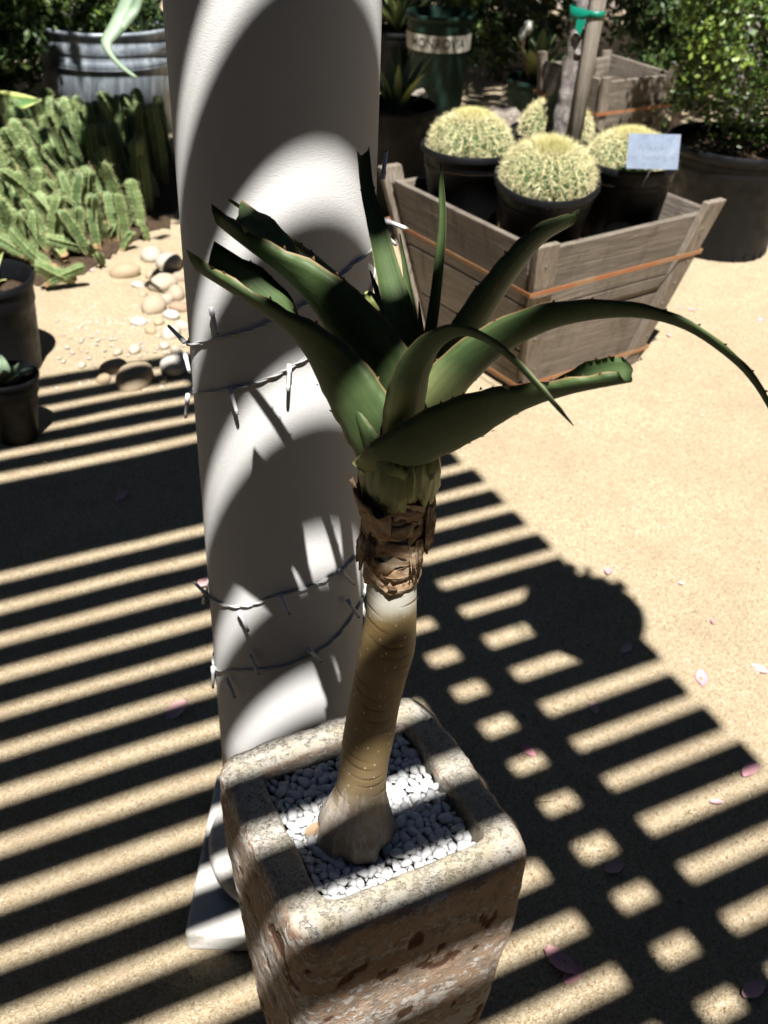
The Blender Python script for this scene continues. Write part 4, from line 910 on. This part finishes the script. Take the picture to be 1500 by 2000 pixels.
# ------------------------------------------------------------------ left side: tub, succulents, pots, cobbles
def make_tub():
    c = Vector((-1.53, 5.78, 0)); t = thing('galvanised_tub', 'round galvanised steel tub planted with shrubs', 'tub', c); r = 0.365; h = 0.52
    mb = MB(); mb.lathe([(r - 0.02, 0.0), (r - 0.012, 0.30), (r - 0.010, 0.335), (r + 0.004, 0.345), (r - 0.008, 0.355), (r + 0.004, 0.366), (r - 0.008, 0.378), (r - 0.006, 0.41), (r + 0.010, 0.435), (r - 0.004, 0.455), (r - 0.002, h - 0.03), (r + 0.012, h - 0.02), (r + 0.016, h - 0.008), (r + 0.008, h), (r - 0.004, h - 0.004), (r - 0.008, h - 0.05)], 110)
    mb.build('shell', MT['galv'], t)
    mb = MB(); mb.lathe([(r - 0.005, h - 0.06), (r * 0.5, h - 0.05), (0.05, h - 0.045)], 40); mb.build('soil', MT['soil'], t)
    for k in range(3):
        q = [(-0.17, -0.08, 0.20), (0.10, -0.02, 0.24), (0.2, -0.08, 0.16)][k]; lb = ['yellow-tipped leafy shrub in the galvanised tub', 'green leafy shrub in the middle of the galvanised tub', 'pale spiky tuft at the rim of the galvanised tub'][k]
        if k < 2:
            s_ = thing('tub_shrub', lb, 'shrub', c + Vector((q[0], q[1], h - 0.05))); branches(s_, (0, 0, 0), (0, 0, 0.3), (0.15, 0.15, 0.2), 10, 0.006, 50 + k, zlo=0.0); foliage_mesh('crown', 3200, (0.25, 0.25, 0.24), 0.022, 'boxwood' if k == 0 else 'shrub', s_, (0, 0, q[2]), 60 + k, 0.5, 50, 0.6, 0.5, 0.5, 0.2)
        else: blade_plant('spiky_tuft', c + Vector((q[0] + 0.02, q[1] - 0.1, h - 0.06)), 18, 0.16, 0.010, 8, lb, 'plant', 'blade', 1.1)
make_tub()
# long grey-green leaf that hangs in from above the tub
def make_hanging_leaf():
    B = Vector((-0.72, 3.35, 2.45)); t = thing('drooping_twig', 'long drooping grey-green leaves on a twig hanging before the tub', 'twig', B); O = ony(290, -120, 3.28)
    mb = MB(); mb.tube([(0, 0, 0.1), O.lerp(B, 0.5) - B + Vector((-0.04, 0, 0)), O - B], [0.006, 0.005, 0.003], 8); mb.build('cane', MT['brown_stem'], t)
    for pts in ([(290, -130, 3.3, 10), (262, -40, 3.26, 24), (240, 20, 3.22, 32), (222, 55, 3.18, 30), (207, 80, 3.15, 22), (216, 106, 3.13, 10), (240, 132, 3.12, 8), (267, 152, 3.12, 5)], [(290, -125, 3.3, 8), (280, -60, 3.25, 14), (268, 8, 3.23, 16), (250, 30, 3.21, 24), (228, 60, 3.185, 20), (214, 85, 3.16, 5)]):
        S = spline([(*ony(p[0], p[1], p[2]), p[3]) for p in pts], 26); V = []
        for i, q in enumerate(S):
            c = Vector(q[:3]) - B; T = Vector(S[min(i + 1, 25)][:3]) - Vector(S[max(i - 1, 0)][:3]); sd = T.cross(fwd).normalized(); wd = max(q[3], 1) * 2.95 / FPX / 2
            for s_ in (-1, -0.4, 0.4, 1): V.append(c + sd * (wd * s_) + fwd * (wd * 0.5 * abs(s_)))
        o = mesh_obj('leaf', V, [(i * 4 + j, i * 4 + j + 1, (i + 1) * 4 + j + 1, (i + 1) * 4 + j) for i in range(25) for j in range(3)], MT['greyleaf'], t); md = o.modifiers.new('thick', 'SOLIDIFY'); md.thickness = 0.002
make_hanging_leaf()
# variegated agave at the left edge
P = onz(-95, 300); ag = blade_plant('variegated_agave', (P.x, P.y, 0.12), 9, 0.34, 0.05, 14, 'yellow-edged variegated agave beside the succulent clump', 'agave', 'varieg', 1.5)
def agave_leaf():
    S = spline([(*ony(a, b, c), d) for a, b, c, d in ((-95, 250, P.y, 40), (-50, 218, P.y - 0.04, 62), (0, 205, P.y - 0.08, 56), (45, 201, P.y - 0.11, 36), (82, 196, P.y - 0.13, 3))], 16); V = []; ed = []
    for i, q in enumerate(S):
        c = Vector(q[:3]) - Vector((P.x, P.y, 0.12)); T = (Vector(S[min(i + 1, 15)][:3]) - Vector(S[max(i - 1, 0)][:3])).normalized(); sd = T.cross(fwd).normalized(); wd = max(q[3], 1) * 4.2 / FPX / 2
        for s_ in (-1, -0.7, -0.4, 0, 0.4, 0.7, 1): V.append(c + sd * (wd * s_) + fwd * (-wd * 0.35 * abs(s_))); ed.append(abs(s_))
    o = mesh_obj('leaf', V, [(i * 7 + j, i * 7 + j + 1, (i + 1) * 7 + j + 1, (i + 1) * 7 + j) for i in range(15) for j in range(6)], MT['varieg'], ag); attr(o, 'edge', ed); md = o.modifiers.new('thick', 'SOLIDIFY'); md.thickness = 0.004
agave_leaf()

def make_spurge():
    t = thing('succulent_clump', 'dense clump of upright pale green cactus-like succulent stems', 'succulent', (-1.15, 4.2, 0)); O = Vector((-1.15, 4.2, 0)); r = random.Random(12); var = []
    for k in range(10):
        V = []; ed = []; tp = []; n = 40; nr = 4 if k % 2 else 5; seg = nr * 4; bend = r.uniform(-0.25, 0.25); b2 = r.uniform(-0.2, 0.2); F = []; per = 11 + k % 3
        def rad_(u): return 0.068 * (0.75 + 0.4 * math.sin(u * 2.5)) * (1 if u < 0.9 else max(0.15, math.sqrt(max(0, 1 - ((u - 0.9) / 0.1) ** 2)))) * (1 + 0.07 * math.sin(u * 21 + k))
        for i in range(n):
            u = i / (n - 1); rad = rad_(u)
            for j in range(seg):
                a = 2 * math.pi * j / seg; e = (1.0, 0.18, 0.0, 0.18)[j % 4]; q = rad * (0.55 + 0.60 * e * (1 + 0.20 * math.sin(u * per * 6.283)))
                V.append((q * math.cos(a + u * 0.4) + bend * u * u, q * math.sin(a + u * 0.4) + b2 * u * u, u)); ed.append(e); tp.append(u)
        F = [(i * seg + j, i * seg + (j + 1) % seg, (i + 1) * seg + (j + 1) % seg, (i + 1) * seg + j) for i in range(n - 1) for j in range(seg)]; F.append(tuple((n - 1) * seg + j for j in range(seg)))
        for j in range(nr):                                   # small leaflets and spines along the ribs
            for q_ in range(per * 2):
                u = (q_ + 0.5) / per / 2
                if u < 0.12: continue
                a = 2 * math.pi * j / nr + u * 0.4; rr_ = rad_(u) * 1.12; c = Vector((rr_ * math.cos(a) + bend * u * u, rr_ * math.sin(a) + b2 * u * u, u)); d = Vector((math.cos(a), math.sin(a), 0.10 * r.uniform(-1, 2))); sd = Vector((-d.y, d.x, 0))
                L_ = (0.028 + 0.026 * r.random()) * (1.5 if u > 0.85 else 1); b = len(V)
                V += [c - sd * 0.006 - d * 0.004, c + sd * 0.006 - d * 0.004, c + Vector((0, 0, 0.010)) - d * 0.004, c + d * L_ + sd * r.uniform(-0.012, 0.012)]; ed += [1.0] * 4; tp += [u] * 4; F += [(b, b + 1, b + 3), (b + 1, b + 2, b + 3), (b + 2, b, b + 3)]
        me = bpy.data.meshes.new('stem'); me.from_pydata(V, [], F); me.materials.append(MT['spurge']); me.polygons.foreach_set('use_smooth', [True] * len(F)); me.update()
        for nm, vals in (('edge', ed), ('tip', tp)):
            at = me.attributes.new(nm, 'FLOAT', 'POINT'); at.data.foreach_set('value', np.array(vals, np.float32))
        var.append(me)
    cnt = 0
    def stem(px, py, L, lean, az, dz=0.0):
        P = onz(px, py); o = from_mesh('stem', var[r.randrange(10)], t, P - O + Vector((0, 0, dz)), None, (L * r.uniform(1.0, 1.35) * (0.30 / L) ** 0.5, L * r.uniform(1.0, 1.35) * (0.30 / L) ** 0.5, L))
        d = Vector((math.cos(az) * math.sin(lean), math.sin(az) * math.sin(lean), math.cos(lean))); o.rotation_mode = 'QUATERNION'; o.rotation_quaternion = d.to_track_quat('Z', 'Y') @ Matrix.Rotation(r.random() * 6, 3, 'Z').to_quaternion()
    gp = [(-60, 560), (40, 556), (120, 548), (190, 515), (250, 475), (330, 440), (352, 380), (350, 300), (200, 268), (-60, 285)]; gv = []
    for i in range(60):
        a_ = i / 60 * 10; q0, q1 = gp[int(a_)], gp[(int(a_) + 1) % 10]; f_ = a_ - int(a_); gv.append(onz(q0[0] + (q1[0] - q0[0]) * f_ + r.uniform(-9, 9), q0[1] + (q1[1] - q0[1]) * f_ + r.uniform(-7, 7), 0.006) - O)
    mesh_obj('shade_litter', [Vector((0, 0.2, 0.012))] + gv, [(0, 1 + i, 1 + (i + 1) % 60) for i in range(60)], MT['soil'], t, smooth=False)  # dark soil sheet, put in to stand for the shade between the stems
    # standing stems in rows, from the back to the front edge
    for (y0, x0, x1, n, L) in ((292, 40, 340, 12, 0.28), (312, 20, 340, 13, 0.29), (334, 0, 340, 13, 0.31), (358, -20, 335, 14, 0.31), (384, -20, 325, 14, 0.30), (410, -15, 312, 14, 0.29), (438, -10, 295, 13, 0.27), (465, 0, 260, 12, 0.24), (495, 0, 210, 10, 0.21)):
        for i in range(n):
            px = x0 + (x1 - x0) * (i + r.uniform(0.15, 0.85)) / n; stem(px, y0 + r.uniform(-10, 12), L * r.uniform(0.7, 1.18), r.uniform(0.03, 0.48), math.pi + r.uniform(-0.9, 0.8))
    # sprawling stems along the front
    for (px, py, L, az) in ((60, 520, .22, 2.6), (110, 540, .20, 3.3), (150, 560, .16, 3.9), (40, 560, .2, 3.0), (90, 572, .16, 0.4), (190, 500, .2, 3.6), (25, 500, .24, 2.9), (130, 520, .2, 2.2), (150, 470, .22, 2.8), (10, 470, .24, 3.3), (70, 470, .26, 2.5)):
        stem(px, py, L, r.uniform(0.9, 1.35), az, 0.03)
    for (px, py) in ((180, 505), (215, 470), (255, 445), (240, 490), (285, 470), (200, 520)): stem(px, py, 0.085, 0.3, r.random() * 6)
    for (px, py) in ((170, 490), (205, 450), (150, 440), (230, 430), (120, 420), (260, 400), (190, 400), (90, 400)):   # dry canes
        P = onz(px, py) - O; mb = MB(); mb.tube([P, P + Vector((-0.05, 0.02, 0.10)), P + Vector((-0.10, 0.02, 0.24))], [0.006, 0.005, 0.002], 7); mb.build('dry_cane', MT['brown_stem'], t)
make_spurge()

def left_pots():
    c = Vector((-1.045, 2.505, 0)); t = thing('small_pot', 'small black pot of grey succulents beside the tall pot', 'plant pot', c); make_pot(t, 0.055, 0.080, 0.20, 'black', 0.007, 'shell', 0.86)
    blade_plant('grey_succulent', c + Vector((0, 0, 0.168)), 9, 0.075, 0.016, 4, 'grey-green rosette succulent in the small black pot', 'succulent', 'greyleaf', 1.1)
    c = Vector((-1.235, 2.93, 0)); t = thing('tall_pot', 'tall black pot with a pale rim beside the path', 'plant pot', c); make_pot(t, 0.125, 0.138, 0.30, 'black', 0.012, 'shell', 0.82)
    blade_plant('young_agave', c + Vector((0, 0, 0.245)), 8, 0.13, 0.016, 9, 'young variegated agave in the tall black pot', 'agave', 'varieg', 1.2)
left_pots()

CB = [rock_mesh('cobble', 70 + i, MT['cobble'], 3, 0.10, (1, 0.82, 0.62)) for i in range(6)]
def cobbles():
    L = [(265, 748, 38, 'large tan cobble'), (343, 722, 34, 'brown cobble'), (203, 745, 14, 'small rust-brown cobble'), (222, 722, 22, 'flat pale cobble'), (300, 604, 24, 'round white cobble'), (318, 562, 28, 'tall white cobble'), (245, 538, 24, 'yellowish cobble'), (296, 505, 22, 'cream cobble'), (330, 520, 26, 'grey cobble'), (325, 590, 16, 'small oval white cobble'), (345, 580, 22, 'broad cream cobble'), (335, 620, 16, 'small grey cobble'), (272, 632, 14, 'low tan cobble'), (334, 655, 18, 'cream cobble in the gravel'), (294, 648, 11, 'small white cobble'), (230, 690, 10, 'tiny white cobble'), (262, 686, 12, 'tiny cream cobble'), (322, 678, 10, 'tiny pale cobble'), (160, 715, 8, 'lone white cobble'), (352, 548, 16, 'cobble against the column'), (280, 578, 9, 'tiny yellow cobble'), (318, 745, 12, 'small cobble between the tan and brown ones'), (300, 540, 15, 'pale grey cobble beside the yellowish one'), (352, 605, 17, 'tan cobble hugging the column'), (310, 632, 12, 'rusty small cobble'), (355, 640, 14, 'whitish cobble hugging the column'), (270, 560, 11, 'ochre small cobble'), (345, 690, 13, 'cream cobble above the brown one'), (365, 715, 15, 'dark cobble half behind the column'), (240, 715, 9, 'tiny tan cobble by the flat pale one')]
    for i, (px, py, rpx, lb) in enumerate(L):
        P = onz(px, py); s_ = 1.22 * rpx * (P - CAM).dot(fwd) / FPX
        o = from_mesh('cobble', CB[i % 6], None, (P.x, P.y, s_ * 0.24), (random.uniform(-.2, .2), random.uniform(-.2, .2), random.random() * 6), (s_, s_ * random.uniform(0.8, 1.05), s_ * random.uniform(0.85, 1.15))); tag(o, lb + ' on the sand near the succulent clump', 'cobble', 'cobbles by the succulents')
    sm = pebble_mesh('p', 5, MT['cobble'], 20); V = []; F = []; r = random.Random(3)
    for i in range(170):
        px, py = r.uniform(110, 365), r.uniform(590, 770); P = onz(px, py); s_ = r.uniform(0.004, 0.011); b = len(V); ro = Matrix.Rotation(r.random() * 6, 3, 'Z'); V += [tuple(ro @ (v.co * s_) + P + Vector((0, 0, s_ * 0.3))) for v in sm.vertices]; F += [tuple(b + q for q in p.vertices) for p in sm.polygons]
    o = mesh_obj('path_gravel', V, F, MT['cobble'], smooth=True); o['kind'] = 'stuff'; tag(o, 'small rounded gravel scattered between the cobbles', 'gravel')
cobbles()

def petals():
    ms = []
    for k in range(5):
        r = random.Random(k); V = []; n = 7
        for j in range(n):
            for i in range(5):
                u = i / 4 * 2 - 1; v = j / (n - 1); wd = math.sin(math.pi * (0.06 + 0.88 * v)) ** 0.7; V.append((u * wd * 0.55, v * 2 - 1, 0.10 + 0.28 * (u * u) * (0.5 + r.random() * 0.3) + 0.12 * math.sin(v * 4 + k)))
        me = bpy.data.meshes.new('petal'); me.from_pydata(V, [], [(j * 5 + i, j * 5 + i + 1, (j + 1) * 5 + i + 1, (j + 1) * 5 + i) for j in range(n - 1) for i in range(4)]); me.materials.append(MT['petal']); me.polygons.foreach_set('use_smooth', [True] * len(me.polygons)); me.update(); ms.append(me)
    LB = ['at the tip of a slat shadow beside the round basket shadow', 'pale, on bright sand beyond the basket shadow', 'inside the round basket shadow', 'cream-pink, on bright sand beyond the slat shadow ends', 'on bright sand right of the cream-pink petal', 'at the end of the last full slat shadow', 'on the first striped slat below the basket shadow', 'dark, between two light patches right of the planter', 'large and curled, in shade beside the planter foot', 'long and dark, in the shaded stripes far from the planter', 'purple, in a dark stripe beside the column', 'beside the string light sticking out of the column', 'in the widest dark stripe beyond the column', 'bright pink, on sand below the box corner', 'small, next to the bright pink one by the box', 'red, on open sand right of the wooden box', 'pale yellow, on sand under the wooden box corner', 'folded, under the succulent clump', 'rosy, on sand in front of the succulent clump', 'grey, beside a light patch near the planter rim', 'at the edge of a lit slat gap', 'under the sprawling succulent stems', 'on sand between the pots and the cobbles', 'smaller, next to the large curled one by the planter', 'tiny, on bright sand past the slat ends', 'tiny, on bright sand past the basket shadow', 'tiny, on open sand far from the planter']
    L = [(1076, 1080, 13), (1188, 1116, 17), (1222, 1268, 20), (1370, 1326, 24), (1482, 1308, 20), (1466, 1505, 28), (1160, 1384, 18), (1198, 1696, 26), (1095, 1880, 42), (1470, 1935, 34), (345, 1390, 32), (400, 1140, 24), (237, 970, 18), (1320, 602, 12), (1350, 606, 10), (1486, 626, 11), (1306, 656, 9), (176, 528, 15), (190, 552, 10), (1030, 1466, 20), (1400, 1568, 14), (160, 460, 10), (130, 600, 9), (1120, 1905, 30), (1392, 1215, 8), (1330, 1140, 7), (1255, 1015, 7)]
    for i, (px, py, rp) in enumerate(L):
        P = onz(px, py); s_ = rp * (P - CAM).dot(fwd) / FPX * 0.9; o = from_mesh('fallen_petal', ms[i % 5], None, (P.x, P.y, 0.001), (random.uniform(-.15, .15), random.uniform(-.15, .15), random.random() * 6.3), (s_, s_, s_ * 0.7)); tag(o, 'fallen petal ' + LB[i], 'petal', 'fallen petals on the sand')
    r = random.Random(8)
    for (px, py, L_, a, lb) in ((1150, 1030, 0.03, 1.9, 'on bright sand near the basket shadow'), (1240, 1175, 0.028, 1.5, 'on bright sand beside the basket shadow'), (1350, 1195, 0.02, 0.1, 'on bright sand beyond the slat shadow ends'), (240, 1580, 0.05, 2.2, 'crossing a lit stripe beside the column'), (1040, 1570, 0.05, 0.2, 'in a lit patch beside the planter')):
        P = onz(px, py); mb = MB(); d = Vector((math.cos(a), math.sin(a), 0)); mb.tube([(0, 0, 0), d * L_ * 0.5 + Vector((0.003, 0, 0.003)), d * L_], [0.0007, 0.0008, 0.0004], 5); o = mb.build('dry_twig', MT['grain']); o.location = (P.x, P.y, 0.002); tag(o, 'thin dry twig ' + lb, 'twig', 'dry twigs on the sand')
petals()

# ------------------------------------------------------------------ out of view: shed and hedges added to block sky fill and bounce
def fill_blockers():
    t = thing('sky_blocking_shed', 'dark timber shed added behind the view to block sky light', 'shed', (0, -3.0, 0))
    W, Hs = 11.0, 4.3
    for i in range(24):
        z = i * Hs / 24; mb = MB(); mb.box((0, 0, z + Hs / 48), (W, 0.05 + 0.01 * (i % 2), Hs / 24 - 0.008)); mb.build('wall_board', MT['wood_dark'], t, smooth=False)
    mb = MB(); mb.box((0, -1.5, Hs + 0.05), (W + 0.4, 3.4, 0.1)); mb.build('roof', MT['wood_dark'], t, smooth=False)
    for (x, y, L, rz, lb) in ((-4.6, 2.5, 9.0, 1.5708, 'unseen hedge added along the far side of the path to cut fill light'), (3.9, 3.0, 10.0, 1.5708, 'unseen hedge added beyond the boxwood to cut fill light')):
        h = thing('hedge', lb, 'hedge', (x, y, 0), rz); mb = MB(); mb.box((0, 0, 1.4), (L - 0.3, 0.7, 2.8)); mb.build('core', MT['wood_dark'], h, smooth=False)  # hedges added to block low sky and light bounced off the sand
        foliage_mesh('foliage', 9000, (L / 2, 0.55, 1.5), 0.07, 'shrub', h, (0, 0, 1.5), int(abs(x) * 10), 0.6, 260, 0.4, 0.2, 0.5, 0.16)
fill_blockers()

def shade_tree(base, path, crown, rad, n, seed, label, size=0.06):
    t = thing('shade_tree', label, 'tree', base, group='shade trees'); B = Vector(base); pts = [Vector((0, 0, -0.05))] + [Vector(p) - B for p in path]
    S = spline([tuple(p) for p in pts], 24); mb = MB(); mb.tube([Vector(q) for q in S], [0.055 - 0.03 * i / 23 for i in range(24)], 12); mb.build('trunk', MT['bark'], t)
    branches(t, S[14], S[-1], (rad[0] * 0.6, rad[1] * 0.6, rad[2]), 12, 0.014, seed); foliage_mesh('crown', n, rad, size, 'citrus', t, Vector(crown) - B, seed, 0.15, 160, 0.5, 0.6, 0.55, 0.26)
shade_tree((1.66, 5.35, 0), [(1.6, 5.4, 1.5), (1.3, 5.5, 3.2)], (1.15, 6.35, 3.6), (1.85, 2.15, 0.8), 15000, 81, 'broad shade tree rooted behind the boxwood')
shade_tree((-0.44, 4.75, 0), [(-0.46, 4.6, 1.2), (-0.6, 4.1, 2.6)], (-0.70, 3.50, 2.85), (0.56, 0.58, 0.45), 4000, 82, 'slim shade tree rooted behind the white column')
shade_tree((-2.7, 4.9, 0), [(-2.7, 4.8, 1.5), (-2.4, 4.3, 2.9)], (-2.35, 4.15, 3.1), (0.78, 0.95, 0.5), 5200, 83, 'shade tree at the left of the galvanised tub')

bt, bc, bz = BASKET[0]  # foliage added to enlarge and roughen the shadow of the guessed basket
bp = thing('basket_shadow_foliage', 'foliage added in the unseen basket to fill out its shadow', 'plant', (bc.x, bc.y, bz)); foliage_mesh('foliage', 1500, (0.15, 0.15, 0.07), 0.022, 'shrub', bp, (0.0, 0.02, 0.035), 91, 0.2, 40, 0.5, 0.4, 0.6, 0.22)
